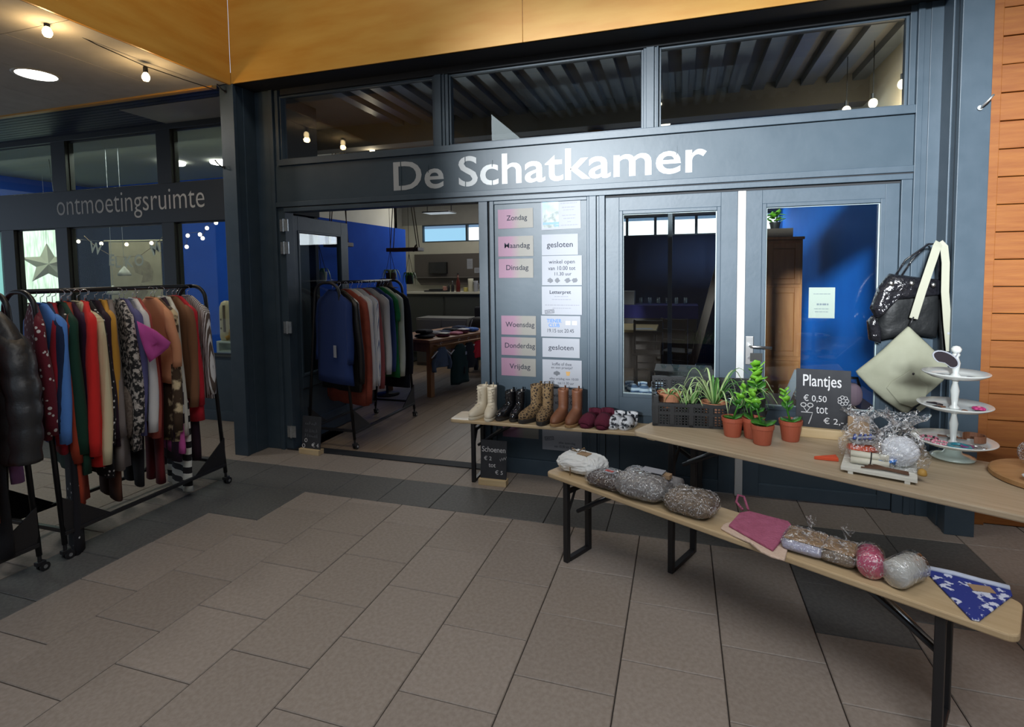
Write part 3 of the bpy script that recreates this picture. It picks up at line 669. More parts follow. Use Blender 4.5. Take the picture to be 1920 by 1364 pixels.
# longer things hanging low between them
trousers('trousers', 'plain black trousers hanging low in the middle of the long rack', cloth('black_trouser',(.012,.012,.015)), (RXC+.02,2.615,1.36), radians(-20), 1.06, .16)
trousers('trousers', 'rust brown wide trousers hanging low beside the fur panel', cloth('brown_trouser',(.085,.035,.022)), (RXC+.03,2.45,1.30), radians(-18), 1.02, .15, flare=.5)
t = thing('fur_wrap', 'grey brown fur wrap hanging above the brown trousers', 'clothing', (RXC+.17,2.475,.86), radians(-14))
G().blob((0,0,-.14),(.075,.03,.17),14,10,.10,3).build('fur', cloth('grey_fur',(.09,.07,.06),bsc=120,c2=(.16,.13,.11),sc=60), t, smooth=True)
trousers('trousers', 'dark red trousers hanging low right of the middle', cloth('dark_red_trouser',(.11,.012,.016)), (RXC+.03,2.76,1.22), radians(-18), .96, .14)
t = garment('striped_top', 'black and cream broad striped top hanging lowest near the far end', cloth('broad_stripe',(.012,.011,.013),c2=(.56,.54,.47),kind='stripes',sc=3.4,lo=.48,hi=.52), (RXC+.06,2.93,.86), radians(-22), .66, .0, hw=.15, hem=.15, cat='clothing')
trousers('trousers', 'black plum trousers hanging low at the far end', cloth('plum_trouser',(.022,.010,.018)), (RXC+.04,3.02,1.18), radians(-20), .84, .17)
garment('tunic', 'magenta pink tunic peeping out below the leopard print', cloth('magenta_low',(.36,.06,.22)), (RXC+.04,2.86,1.0), radians(-20), .52, 0, hw=.15, cat='clothing')
t = thing('scarf', 'magenta pink pointed scarf sticking out of the long rack', 'scarf', (RXC+.20,2.79,1.44), radians(-35))
PINK = cloth('magenta_scarf',(.46,.075,.30))
t.location = (0,0,0); t.rotation_euler = (0,0,0)
SC = [(2.46,1.318),(2.57,1.245),(2.683,1.155),(2.645,1.12),(2.604,1.089),(2.514,1.048),(2.490,1.137),(2.475,1.223)]
rs = []
for q, dxx in ((.05,.028),(.6,.026),(.9,.016),(1,0),(.9,-.010),(.5,-.014),(.05,-.015)):
    cy_, cz_ = 2.555, 1.165
    rs.append([(-3.23+dxx+.010*sin(40*(cy_+(y-cy_)*q)+20*z), cy_+(y-cy_)*q, cz_+(z-cz_)*q) for y, z in SC])
G().rings([r[::-1] for r in rs]).build('drape', PINK, t, smooth=True)
# near rack: puffer jacket and friends
PUFF = mat('puffer_nylon', (.020,.021,.024), .42, bump=.3, bsc=30)
def puffer(t, hw, ln):
    pass
t = thing('puffer_jacket', 'black quilted puffer jacket on the rack at the left edge', 'jacket', (RXC+.08,1.835,RAILZ), radians(-4))
rs = []
for i in range(37):
    q = i/36; z = -.06-.80*q; w = .07+(.27-.07)*min(1,q*5)**.6; d = (.03+.075*min(1,q*4))*(1-.16*abs(sin(q*pi*6+1.57))**5)
    rs.append([(w*math.copysign(abs(cos(a))**.75,cos(a)), d*math.copysign(abs(sin(a))**.8,sin(a)), z) for a in [2*pi*k/20 for k in range(20)]])
G().rings(rs).build('body', PUFF, t, smooth=True)
for sx in (-1,1):
    rs = []
    for i in range(31):
        q = i/30; z = -.19-.64*q; d = (.098-.022*q)*min(1,.55+q*6)*(1-.10*abs(sin(q*pi*5))**4)
        rs.append([(sx*(.215+.13*sin(q*1.9))+d*cos(a), d*.8*sin(a)-.03*q+.004*sin(5*a+9*q), z+.02*sx*cos(a)*0-.03*cos(a)*sx*(1-q)) for a in [2*pi*k/14 for k in range(14)]])
    G().rings(rs).build('sleeve', PUFF, t, smooth=True)
hang('black', (RXC+.08,1.835,RAILZ), radians(-4), 'black clothes hanger under the puffer jacket', None)
BG = 'black hangers on the near rack'; BL_ = 'black clothes hanger on the rail of the near rack'
garment('cardigan', 'red cardigan with white collar beside the puffer jacket', cloth('near_red',(.36,.014,.024)), (RXC-.02,1.900,RAILZ), radians(-14), .46,.30, hl=BL_, hg=BG)
garment('jumper', 'mauve purple jumper just behind the red cardigan', cloth('mauve',(.17,.085,.20)), (RXC-.01,1.892,RAILZ-.10), radians(-14), .54,.58)
garment('dress', 'orange rust dress at the very left edge', cloth('orange_rust',(.36,.062,.016)), (RXC+.12,1.735,RAILZ-.05), radians(-18), .86,.5, hl=BL_, hg=BG)
trousers('trousers', 'black trousers hanging below the puffer jacket', cloth('black_jersey',(.010,.010,.012)), (RXC+.12,1.80,1.24), radians(-14), .98, .18)

# shop rack
CZ = RAILZ; CX = -3.06
CR = [(4.14,'dress','navy blue dress with white tag facing the doorway', cloth('shop_navy',(.014,.030,.11)), .74,.45,{'hw':.19}),
 (4.20,'jacket','black leather jacket behind the navy dress', mat('black_leather',(.012,.011,.011),.4,bump=.2,bsc=60), .80,.6,{}),
 (4.30,'jacket','rust red suede jacket in the middle of the shop rack', mat('rust_suede',(.20,.032,.016),.8,(.26,.046,.022),sc=12,bump=.2,bsc=80), .92,.76,{'hw':.215,'th':.05}),
 (4.42,'shirt','white cotton shirt next to the rust jacket', cloth('white_cotton',(.70,.74,.82)), .74,.68,{}),
 (4.50,'shirt','second white shirt with a dark pinstripe on the shop rack', cloth('white_pin',(.66,.70,.80),c2=(.10,.14,.24),kind='xstripes',sc=30,lo=.8,hi=.9), .76,.66,{}),
 (4.58,'blouse','old rose blouse between the white shirts and the denim', cloth('old_rose',(.22,.060,.060)), .78,.70,{}),
 (4.66,'shirt','pale grey shirt on the shop rack', cloth('pale_grey',(.42,.42,.42)), .72,.60,{}),
 (4.74,'shirt','dark slate blue patterned shirt on the shop rack', cloth('slate_print',(.035,.045,.085),c2=(.30,.30,.36),sc=18,lo=.62,hi=.66), .74,.6,{}),
 (4.83,'shirt','denim blue shirt on the shop rack', cloth('denim',(.030,.055,.16)), .72,.6,{}),
 (4.90,'top','emerald green top low on the shop rack', cloth('emerald',(.016,.14,.045)), .80,.2,{}),
 (4.97,'shirt','pale cream shirt near the far end of the shop rack', cloth('pale_cream',(.48,.50,.42)), .78,.66,{}),
 (5.08,'blazer','black blazer at the far end of the shop rack', cloth('black_blazer',(.008,.009,.014)), .92,.66,{'hw':.225,'th':.05})]
for y, nm, lab, m, ln, sl, op in CR:
    garment(nm, lab, m, (CX+.035+rg.uniform(-.01,.02),y,CZ), radians(-16+rg.uniform(-6,5)), ln, sl, hl='black clothes hanger on the rack inside the shop', hg='black hangers on the shop rack', **op)
nv = [o for o in COL.objects if o.get('label','').startswith('navy blue dress')][0]
G().box((.06,-.052,-.66),(.10,-.048,-.55)).build('price_tag', WHITEP, nv)
# ================================================================== SHOES ON THE BACK BENCH
SB = .4805
def boot(name, label, up, sole, loc, rz, h, ln=.235, wd=.088, shaft=.105, soleh=.022, tab=True, laces=None, group=None, cat='boot'):
    """upper lofted from foot plan to shaft; toe towards -Y"""
    t = thing(name, label, cat, (*loc,SB), rz, group)
    def ring(z, y0, y1, w, p=.8, n=20):
        yc, r = (y0+y1)/2, (y1-y0)/2
        return [(w*math.copysign(abs(cos(a))**p,cos(a))*(1-.10*(sin(a)<0)*abs(sin(a))), yc+r*math.copysign(abs(sin(a))**p,sin(a)), z) for a in [2*pi*k/n for k in range(n)]]
    T = -ln*.58; B = ln*.42; s = soleh; w = wd/2; r = shaft/2; yc = B-r-.005
    R = [ring(s-.004,T,B,w), ring(s+.018,T-.002,B+.001,w*1.03), ring(s+.036,T+.006,B,w*.98), ring(s+.050,T+.035,B-.002,w*.90), ring(s+.062,T+.075,B-.004,w*.84), ring(s+.078,yc-r*1.15,B-.006,w*.80), ring(s+.10,yc-r,B-.008,w*.80)]
    for q in (.3,.6,.85,1.0): z = s+.10+(h-s-.10)*q; R.append(ring(z, yc-r*(1+.04*q), yc+r, w*(.80+.06*q)))
    R += [ring(h-.002, yc-r*.9, yc+r*.9, w*.76), ring(h-.03, yc-r*.86, yc+r*.86, w*.72)]
    G().rings(R).build('upper', up, t, smooth=True)
    G().rings([ring(0,T+.004,B-.002,w*.98), ring(.004,T-.002,B+.004,w*1.04), ring(s-.003,T-.004,B+.004,w*1.07), ring(s,T,B+.002,w*1.03)]).build('sole', sole, t, bevel=0)
    if tab: G().tube([(0,yc+r-.002,h-.03),(0,yc+r+.008,h+.012),(0,yc+r-.006,h+.016),(0,yc+r-.012,h-.02)], .009, 6, r2=.003).build('pull_tab', laces or up, t, smooth=True)
    if laces is not None:
        g = G(); n = max(3,int((h-.08)/.022))
        for k in range(n):
            q = k/(n-1); z = s+.052+(h-s-.075)*q; y = (T+.075+(yc-r-.004-T-.075)*min(1,q*2.2))-.004
            g.tube([(-.022,y+.006,z),(0,y-.004,z+.006),(.022,y+.006,z+.010)],.0028,6)
        g.tube([(0,yc-r-.008,h-.03),(.012,yc-r-.016,h-.05),(.014,yc-r-.014,h-.10)],.0025,5); g.build('laces', laces, t, smooth=True)
    return t
CREAM = mat('cream_leather',(.60,.53,.41),.5,bump=.1,bsc=40); CREAMS = mat('cream_sole',(.66,.60,.48),.5); BLK = mat('patent_black',(.008,.008,.010),.16,coat=.5,bump=.08,bsc=30)
LEO = mat('leopard_suede',(.22,.14,.065),.8,c2=(.028,.016,.010),kind='cells',sc=46,lo=.10,hi=.22); DK = mat('dark_rubber',(.022,.019,.017),.6); BRN = mat('brown_leather',(.17,.062,.030),.5,(.21,.085,.042),sc=20,bump=.15,bsc=40); GUM = mat('gum_sole',(.36,.21,.09),.6)
MAR = mat('maroon_fleece',(.095,.006,.024),.9,bump=.5,bsc=160); SPOT = mat('cow_plush',(.68,.70,.74),.9,c2=(.020,.024,.034),sc=22,lo=.55,hi=.60,bump=.4,bsc=150)
boot('ankle_boot','left one of the cream lace-up boots at the end of the shoe bench',CREAM,CREAMS,(-1.478,3.795),radians(-14),.235,laces=CREAM)
boot('ankle_boot','right one of the cream lace-up boots, next to the black boots',CREAM,CREAMS,(-1.385,3.79),radians(8),.235,laces=CREAM)
boot('ankle_boot','left shiny black ankle boot beside the cream boots',BLK,DK,(-1.265,3.82),radians(-16),.20,laces=BLK,shaft=.095)
boot('ankle_boot','right shiny black ankle boot beside the leopard boots',BLK,DK,(-1.175,3.825),radians(-6),.205,laces=BLK,shaft=.10)
boot('boot','left tall leopard print boot on the shoe bench',LEO,DK,(-1.058,3.80),radians(-26),.262,shaft=.10,soleh=.032,wd=.10,ln=.25)
boot('boot','right tall leopard print boot on the shoe bench',LEO,DK,(-.955,3.795),radians(-4),.262,shaft=.095,soleh=.032,wd=.10,ln=.25)
boot('boot','left brown leather boot with a pale gum sole',BRN,GUM,(-.842,3.785),radians(-12),.242,shaft=.075,wd=.092)
boot('boot','right brown leather boot with a loose pull tab',BRN,GUM,(-.735,3.785),radians(-10),.242,shaft=.078,wd=.092)
def slipper(label, m, loc, rz, h=.09, ln=.24, wd=.10, back=True, cat='slipper', ms=None):
    t = thing('slipper', label, cat, (*loc,SB), rz)
    def ring(z,y0,y1,w,n=18): return [(w*math.copysign(abs(cos(a))**.75,cos(a)), (y0+y1)/2+(y1-y0)/2*math.copysign(abs(sin(a))**.8,sin(a)), z) for a in [2*pi*k/n for k in range(n)]]
    G().rings([ring(0,-ln*.55,ln*.45,wd*.48),ring(.012,-ln*.57,ln*.46,wd*.52),ring(.030,-ln*.56,ln*.46,wd*.51)]).build('sole', ms or m, t, smooth=True)
    rs = []
    for i in range(9):
        a = pi*i/8; rs.append([(wd*.50*cos(a)*q1, y, .024+(hh-.02)*sin(a)**.8) for y, q1, hh in ((-ln*.52,.62,.030),(-ln*.42,.9,h*.75),(-ln*.22,1.0,h),(-ln*.05,1.0,h*1.02))])
    G().rings([list(r) for r in zip(*rs)], cap=False, close=False).build('vamp', m, t, smooth=True).modifiers.new('thick','SOLIDIFY').thickness = .010
    if back:
        rs = []
        for i in range(9):
            a = pi*(i/8); rs.append([(wd*.49*cos(a), ln*.25+ln*.20*sin(a), z) for z in (.02,.055,h*1.25)])
        G().rings([list(r) for r in zip(*rs)], cap=False, close=False).build('heel', m, t, smooth=True).modifiers.new('thick','SOLIDIFY').thickness = .014
    return t
slipper('left maroon fleece bootie slipper on the shoe bench',MAR,(-.615,3.80),radians(-16),.078,back=True)
slipper('right maroon fleece bootie slipper on the shoe bench',MAR,(-.512,3.795),radians(-8),.085,back=True)
for q, (x, lab) in enumerate(((-.645,'left'),(-.535,'right'))):
    pass
for (x,y,rz,lab) in ((-.43,3.80,-14,'left white plush slipper with black spots beside the plant table'),(-.345,3.80,-22,'right white plush slipper with black spots beside the plant table')):
    slipper(lab,SPOT,(x,y),radians(rz),.075,ln=.20,wd=.085)

# ================================================================== ON THE FRONT BENCH
BZ = .4805
ba = radians(-28.3)
CELLO = film('cellophane',(1,1,1),.12,.85,.04,bump=.5,bsc=30,painted_glint=.55)
KNITG = mat('grey_knit',(.20,.19,.19),.9,(.27,.26,.255),sc=40,bump=.6,bsc=120); KNITB = mat('brown_knit',(.16,.125,.095),.9,(.22,.17,.13),sc=40,bump=.6,bsc=120); KNITD = mat('dark_knit',(.075,.055,.05),.9,(.11,.085,.078),sc=40,bump=.6,bsc=120)
KRAFT = mat('kraft_card',(.36,.24,.14),.8); TWINE = mat('jute_twine',(.25,.17,.09),.9); LAV = mat('lavender_wool',(.42,.43,.58),.9,bump=.5,bsc=150)
def crumple(g, seed, a):
    rn = random.Random(seed); g.v = [(x+rn.uniform(-a,a)*.7, y+rn.uniform(-a,a)*.7, max(.0005, z+rn.uniform(-.2*a,a))) for x,y,z in g.v]
def parcel(name, label, core, loc, rz, lx, ly, h, cat='wool parcel', wrap=True, seed=1, ruff=True):
    t = thing(name, label, cat, (*loc,BZ), rz)
    G().pillow(lx*.96, ly*.96, h*.95, w=.025, seed=seed, z0=.002).build('knitwear', core, t, smooth=True)
    if wrap:
        g = G(); g.pillow(lx, ly, h, n=34, k=20, w=.03, seed=seed+9); crumple(g, seed, .006)
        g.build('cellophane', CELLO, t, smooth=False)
    return t
WHT = mat('white_tissue',(.78,.80,.80),.55,bump=.7,bsc=26)
t = thing('wrapped_package','white crumpled paper package tied with twine on the bench end','package',(-.515,2.875,BZ),ba+radians(6))
g = G(); g.pillow(.27,.185,.10,n=26,k=16,w=.03,seed=4); crumple(g,4,.006); g.build('paper', WHT, t, smooth=False)
G().tube([(-.02,-.096,.004),(-.025,-.085,.07),(-.015,-.03,.102),(-.01,.03,.102),(.0,.085,.06),(.0,.095,.003)],.003,6).build('twine', TWINE, t, smooth=True)
g = G(); g.tube([(-.03,-.005,.106),(-.06,-.012,.125),(-.075,-.002,.108),(-.04,.004,.104)],.0028,6); g.tube([(-.03,0,.105),(.0,.02,.13),(.015,.012,.108),(-.02,.0,.104)],.0028,6); g.build('bow', TWINE, t, smooth=True)
G().box((-.02,-.03,.1005),(.045,.025,.106)).build('label', KRAFT, t)
t = parcel('knit_parcel','dark brown knitwear in cellophane with a red label',KNITD,(-.345,2.715),ba+radians(4),.23,.17,.075,seed=11)
o = G().prism([(.036*cos(2*pi*k/12)*(1+.12*sin(k*2.5)), .028*sin(2*pi*k/12)*(1+.1*cos(k*3))) for k in range(12)], .0765, .079,'z'); o.m = 1; o.box((-.022,-.010,.079),(.022,.010,.0805)); o.build('label',[WHITEP,mat('label_red',(.45,.04,.02),.5)],t)
parcel('knit_parcel','large grey knitwear parcel in shiny cellophane',KNITG,(-.165,2.635),ba+radians(10),.26,.22,.125,seed=21)
lt_ = [o for o in COL.objects if o.get('label')=='large grey knitwear parcel in shiny cellophane'][0]
G().box((-.02,.0,.125),(.09,.06,.130)).build('label', WHITEP, lt_, bevel=.002); G().box((.07,.02,.10),(.12,.06,.12)).build('tag', KRAFT, lt_)
t = thing('knit_roll','small grey rolled knit behind the large grey parcel','wool roll',(-.03,2.70,BZ),ba)
G().tube([(-.03,0,.045),(.04,0,.045)],[.043,.045],14).build('roll', KNITG, t, smooth=True)
parcel('knit_parcel','brown grey knitwear parcel in cellophane right of the grey one',KNITB,(.055,2.51),ba+radians(6),.235,.175,.105,seed=31)
# pink washcloth on cream cloth
PK = mat('pink_cotton_knit',(.40,.105,.19),.95,(.46,.13,.23),sc=30,bump=.8,bsc=110); CRM = mat('cream_cotton_knit',(.68,.52,.42),.95,bump=.7,bsc=110)
def flatcloth(name,label,m,poly,z,cat,th=.010):
    cx=sum(p[0] for p in poly)/len(poly); cy=sum(p[1] for p in poly)/len(poly)
    t = thing(name,label,cat,(cx,cy,z))
    G().prism([(x-cx,y-cy) for x,y in poly],0,th,'z').build('cloth',m,t,bevel=.004); return t,cx,cy
t,cx,cy = flatcloth('washcloth','cream scalloped cloth lying under the pink one',CRM,[(.388,2.172),(.345,2.185),(.31,2.215),(.275,2.28),(.225,2.315),(.172,2.372),(.185,2.41),(.24,2.47),(.262,2.50),(.31,2.53),(.42,2.44),(.455,2.41)],BZ,'cloth')
t,cx,cy = flatcloth('washcloth','pink knitted cloth with a hanging loop on the front bench',PK,[(.353,2.215),(.205,2.385),(.262,2.52),(.305,2.55),(.455,2.49),(.462,2.46),(.40,2.31)],BZ+.0105,'cloth',.012)
G().tube([(-.07,.14,.008),(-.095,.17,.03),(-.085,.19,.055),(-.06,.19,.05),(-.05,.165,.02),(-.045,.145,.008)],.006,8).build('loop',PK,t,smooth=True)
def boxparcel(label, side, loc, rz, lx, ly, h, band=None, seed=3):
    t = thing('soap_parcel',label,'parcel',(*loc,BZ),rz)
    G().pillow(lx,ly,h*.8,p=.3,z0=0).build('contents',side,t,smooth=True)
    G().box((-lx*.44,-ly*.36,h*.76),(lx*.44,ly*.40,h*.84)).build('card',KRAFT,t,bevel=.003)
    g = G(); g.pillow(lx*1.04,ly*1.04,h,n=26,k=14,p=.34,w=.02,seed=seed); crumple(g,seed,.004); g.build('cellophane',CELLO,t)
    g = G()
    for k in range(5): a=.5+.5*k; g.add([(0,ly*.5,h*.6),(.012*cos(a)+.01,ly*.5+.02,h*.6+.05+.02*sin(k*2)),(.03*cos(a),ly*.5+.03,h*.6+.045)],[(0,1,2)])
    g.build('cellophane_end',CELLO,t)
    return t
boxparcel('lavender wool parcel with brown card band on the front bench',LAV,(.485,2.30),ba+radians(6),.155,.165,.062)
boxparcel('brown parcel in cellophane between the lavender parcel and pink roll',KNITB,(.595,2.245),ba+radians(2),.12,.15,.065,seed=8)
def roll(label, m, loc, rz, r, ln):
    t = thing('wrapped_roll',label,'roll',(*loc,BZ),rz)
    G().tube([(0,-ln/2,r),(0,-ln/2+.006,r),(0,ln/2-.006,r),(0,ln/2,r)],[r*.9,r*.97,r*.97,r*.85],24).build('roll',m,t,smooth=True)
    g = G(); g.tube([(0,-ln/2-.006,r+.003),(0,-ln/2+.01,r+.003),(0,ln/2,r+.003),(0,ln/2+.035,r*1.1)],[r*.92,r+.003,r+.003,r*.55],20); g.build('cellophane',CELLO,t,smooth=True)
    return t
roll('pink rolled towel in cellophane on the front bench',mat('pink_towel',(.56,.09,.19),.8,bump=.3,bsc=90),(.672,2.175),ba+radians(14),.045,.105)
roll('white rolled towel in cellophane beside the pink roll',mat('white_towel',(.55,.56,.54),.8,bump=.3,bsc=90),(.765,2.135),ba+radians(-18),.048,.13)
BANB = mat('blue_white_print',(.020,.035,.24),.85,c2=(.62,.66,.80),sc=34,lo=.56,hi=.60)
t,cx,cy = flatcloth('bandana','blue and white patterned bandana with a kraft tag at the bench end',BANB,[(.871,2.25),(.96,2.222),(1.02,2.19),(1.093,2.177),(1.08,2.14),(.905,1.955),(.885,1.958),(.865,2.22)],BZ,'bandana',.009)
G().tube([(.871-cx,2.25-cy,.010),(.95-cx,2.225-cy,.014),(1.02-cx,2.20-cy,.012),(1.09-cx,2.178-cy,.012)],.012,8,r2=.008).build('hem',mat('pale_blue_hem',(.52,.58,.72),.9),t,smooth=True)
G().box((.965-cx,2.13-cy,.0095),(1.03-cx,2.17-cy,.0115)).build('tag',KRAFT,t)

# ================================================================== ON THE TABLE
TZ = .7705
CRATE = mat('black_crate_plastic',(.018,.019,.021),.42,bump=.05,bsc=80)
t = thing('plastic_crate','black perforated plastic crate full of spider plants on the table','crate',(-.135,2.872,TZ),radians(3.6))
CL, CWd = .55, .36
G().box((0,0,0),(CL,CWd,.008)).build('crate_base',CRATE,t)
def crate_wall(name, L_, H_, y, rot=False, x=0, rails=(.02,.055,.09)):
    g = G()
    def bx(u0,z0,u1,z1,e=0):
        if rot: g.box((x-e,u0,z0),(x+.010+e,u1,z1))
        else: g.box((u0,y-e,z0),(u1,y+.010+e,z1))
    bx(0,0,L_,.012,.003); bx(0,H_-.016,L_,H_,.005); bx(0,H_*.52,L_,H_*.52+.012,.002)
    n = int(L_/.016)
    for k in range(n+1): u = k*L_/n; bx(max(0,u-.003),0,min(L_,u+.003),H_)
    for k in range(0,n+1,6): u = k*L_/n; bx(max(0,u-.011),0,min(L_,u+.011),H_,.003)
    z = .02
    while z < H_-.02: bx(0,z,L_,z+.005); z += .014
    return g.build(name,CRATE,t)
crate_wall('crate_wall',CL,.125,0); crate_wall('crate_wall',CL,.20,CWd-.01); crate_wall('crate_wall',CWd,.165,0,True,0); crate_wall('crate_wall',CWd,.165,0,True,CL-.01)
for x in (0,CL-.03):
    G().box((x,-.003,0),(x+.03,.02,.165)).build('crate_corner',CRATE,t,bevel=.004)
TERRA = mat('terracotta',(.40,.165,.085),.75,(.47,.21,.115),sc=10,bump=.1,bsc=60); PLPOT = mat('plastic_terracotta',(.36,.085,.045),.45,bump=.04); SOIL = mat('potting_soil',(.045,.028,.018),.95,bump=.8,bsc=90)
BLKPOT = mat('black_nursery_pot',(.02,.02,.02),.5)
SPID = mat('spider_plant_leaf',(.075,.22,.045),.5,c2=(.50,.60,.32),kind='gradx',lo=.45,hi=.55); SPID2 = mat('spider_plant_leaf_pale',(.26,.42,.14),.5,(.46,.56,.30),sc=9); SUCC = mat('succulent_leaf',(.11,.34,.02),.35,(.18,.44,.04),sc=9); SUCCD = mat('succulent_leaf_dark',(.025,.13,.012),.35,(.05,.19,.02),sc=9)
def pot(t, r0, r1, h, m, rim=.014):
    G().lathe([(r0*.96,0),(r0,.003),(r1*.93,h-rim*1.3),(r1,h-rim*1.2),(r1*1.02,h),(r1*.93,h),(r1*.90,h-.02),(r1*.1,h-.021)],n=26).build('pot',m,t,smooth=False,bevel=0)
    G().lathe([(r1*.90,h-.022),(r1*.5,h-.016),(.001,h-.012)],n=18,cap=False).build('soil',SOIL,t,smooth=True)
def strap_leaf(t, base, az, ln, rise, droop, w, m):
    P = []; K = 9
    for i in range(K+1):
        q = i/K; r = ln*(q*.9-.12*q*q); z = rise*sin(min(1,q*1.15)*pi*.62)-droop*q**2.6
        P.append((base[0]+r*cos(az), base[1]+r*sin(az), base[2]+z, w*(1-q**2.2)*min(1,.45+3*q)))
    nx, ny = -sin(az), cos(az); vs = []; fs = []
    for x,y,z,ww in P: vs += [(x-nx*ww,y-ny*ww,z+ww*.35),(x,y,z),(x+nx*ww,y+ny*ww,z+ww*.35)]
    for i in range(K):
        for j in range(2): a = i*3+j; fs.append((a,a+1,a+4,a+3))
    o = G().add(vs,fs).build('leaf',m,t,smooth=True); md = o.modifiers.new('thick','SOLIDIFY'); md.thickness = .0012
    return o
rp = random.Random(5)
def spider(label, loc, z0, nleaf, ln, rise, pr, ph, pm, az0=0, spread=6.28, up=.25):
    t = thing('spider_plant',label,'plant',(*loc,z0))
    pot(t, pr*.72, pr, ph, pm)
    for k in range(nleaf):
        az = az0+spread*(k+rp.uniform(-.3,.3))/nleaf; s_ = rp.uniform(.7,1.15)
        strap_leaf(t,(.012*cos(az),.012*sin(az),ph-.015),az,ln*s_*rp.uniform(.6,1.1),rise*s_*rp.uniform(.7,1.25),rise*rp.uniform(.1,.9)*s_,.0062,rp.choice([SPID2,SPID,SPID2]))
    return t
CB = TZ+.0085
spider('short cut spider plant in terracotta pot at crate left end',(-.055,3.02),CB+.06,7,.09,.03,.066,.085,TERRA)
spider('tall spider plant arching out of a terracotta pot mid crate',(.175,2.955),CB,20,.26,.19,.066,.12,TERRA)
spider('small spider plant in a black pot left of the terracotta pot',(.045,2.945),CB,12,.16,.12,.045,.075,BLKPOT)
spider('spider plant in a black pot right of the terracotta pot',(.305,2.95),CB,14,.19,.13,.045,.075,BLKPOT)
spider('spider plant at the crate back with leaves falling right',(.32,3.12),CB,12,.26,.17,.05,.08,BLKPOT,az0=-1.6,spread=3.2)
spider('small spider plant at the crate back left',(.07,3.12),CB,10,.16,.11,.045,.075,BLKPOT)
def scallop(t, c, az, tilt, ln, w, m, roll=0):
    """thick scalloped succulent leaf"""
    n = 18; P = []
    for k in range(n):
        a = 2*pi*k/n; q = 1+.10*cos(5*a); P.append((ln/2+ln/2*cos(a)*q*(1 if cos(a)>0 else .95), w/2*sin(a)*q))
    M_ = Matrix.Translation(c) @ Matrix.Rotation(az,4,'Z') @ Matrix.Rotation(-tilt,4,'Y') @ Matrix.Rotation(roll,4,'X')
    g = G(); g.M = M_
    g.rings([[(x,y,-.0015) for x,y in P],[(x*1.0,y*1.02,0) for x,y in P],[(x,y,.002+.08*(y*y)/w) for x,y in P]])
    return g.build('leaf',m,t,smooth=True)
def succulent(label, loc, ph, stem, leaves, pm=PLPOT, pr=.052, low=0, lowm=SUCCD, z0=TZ, cl=.035):
    t = thing('succulent_plant',label,'plant',(*loc,z0)); pot(t, pr*.74, pr, ph, pm, .016)
    base = Vector((0,0,ph-.016)); pts = [base]+[base+Vector(p) for p in stem]
    G().tube([tuple(p) for p in pts],[.0045]*(len(pts)-1)+[.003],7).build('stem',SUCCD,t,smooth=True)
    rr = random.Random(len(label)); top0, top1 = pts[-2], pts[-1]
    for k in range(leaves):
        q = k/max(1,leaves-1); p = top0.lerp(top1,q) if leaves > 2 else top1
        scallop(t, tuple(p), k*2.3+rr.uniform(-.4,.4), rr.uniform(.2,1.1), cl*rr.uniform(.8,1.2), cl*.85*rr.uniform(.8,1.15), SUCC if q > .3 else SUCCD, rr.uniform(-.5,.5))
    for k in range(low): scallop(t,(0,0,ph-.012),k*2.1+rr.uniform(-.3,.3),rr.uniform(.15,.5),cl*1.6,cl*1.3,lowm)
    return t
succulent('leftmost terracotta pot succulent with a leaning stem in front of the crate',(.252,2.795),.095,[(.02,.0,.06),(.05,.005,.16)],11,low=3)
succulent('front terracotta pot succulent with a large round leaf hanging over the rim',(.375,2.70),.095,[(-.02,.01,.07),(-.05,.02,.165)],15,low=5,cl=.042)
succulent('terracotta pot half hidden behind the front succulent pot',(.345,2.79),.10,[(-.01,.0,.05),(-.02,.0,.10)],6,low=2)
succulent('terracotta pot succulent beside the chalkboard with an upright stem',(.512,2.79),.10,[(-.015,.0,.06),(-.03,-.005,.155)],12,low=3)
succulent('bushy bright green succulent standing tall at the crate right end',(.385,2.99),.085,[(0,0,.10),(.0,0,.24)],22,pm=BLKPOT,z0=CB,cl=.052)
o = [x for x in COL.objects if x.get('label','').startswith('bushy bright')][0]
G().box((-.03,.03,.33),(.03,.034,.375)).build('plant_label',BLKPOT,o)
CLEARP = film('clear_plastic',(.9,.97,.97),.06,.6,.05,bump=.3,bsc=12)
t = thing('plastic_bottle','clear plastic bottle lying in the right half of the crate','bottle',(.33,3.03,CB+.115),radians(-25))
G().tube([(-.12,0,.0),(-.10,0,.0),(.06,0,.0),(.10,0,.0),(.12,0,.0)],[.02,.038,.038,.02,.014],16).build('bottle',CLEARP,t,smooth=True)
# chalkboard with plant prices
CHALKB = mat('chalkboard',(.018,.020,.026),.75,(.028,.030,.036),sc=12); CHALK = mat('white_chalk',(.62,.62,.64),.9); BASEW = mat('pale_wood_block',(.52,.38,.20),.6,(.60,.46,.27),sc=3,st=(1,12,12))
def chalkboard(label, loc, rz, w, h, lean=6):
    t = thing('chalkboard',label,'chalkboard',loc,rz)
    G().box((-w/2-.006,-.035,0),(w/2+.006,.035,.045)).build('wooden_foot',BASEW,t,bevel=.002)
    b = G().box((-w/2,-.004,.0),(w/2,.004,h)).build('board',CHALKB,t,bevel=.001)
    b.matrix_local = Matrix.Translation((0,-.004,.030)) @ Matrix.Rotation(radians(-lean),4,'X')
    return t, b
t, b = chalkboard('chalkboard reading Plantjes with plant prices on the table',(.672,2.885,TZ),radians(-6),.235,.30)
def ct(b, s_, x, z, wd=None, ht=None, shear=0, roll=0, bold=.0, m=None): return text(s_, m or CHALK, b, (x,-.0044,z), width=wd, height=ht, shear=shear, roll=roll, ext=.0003, bold=bold)
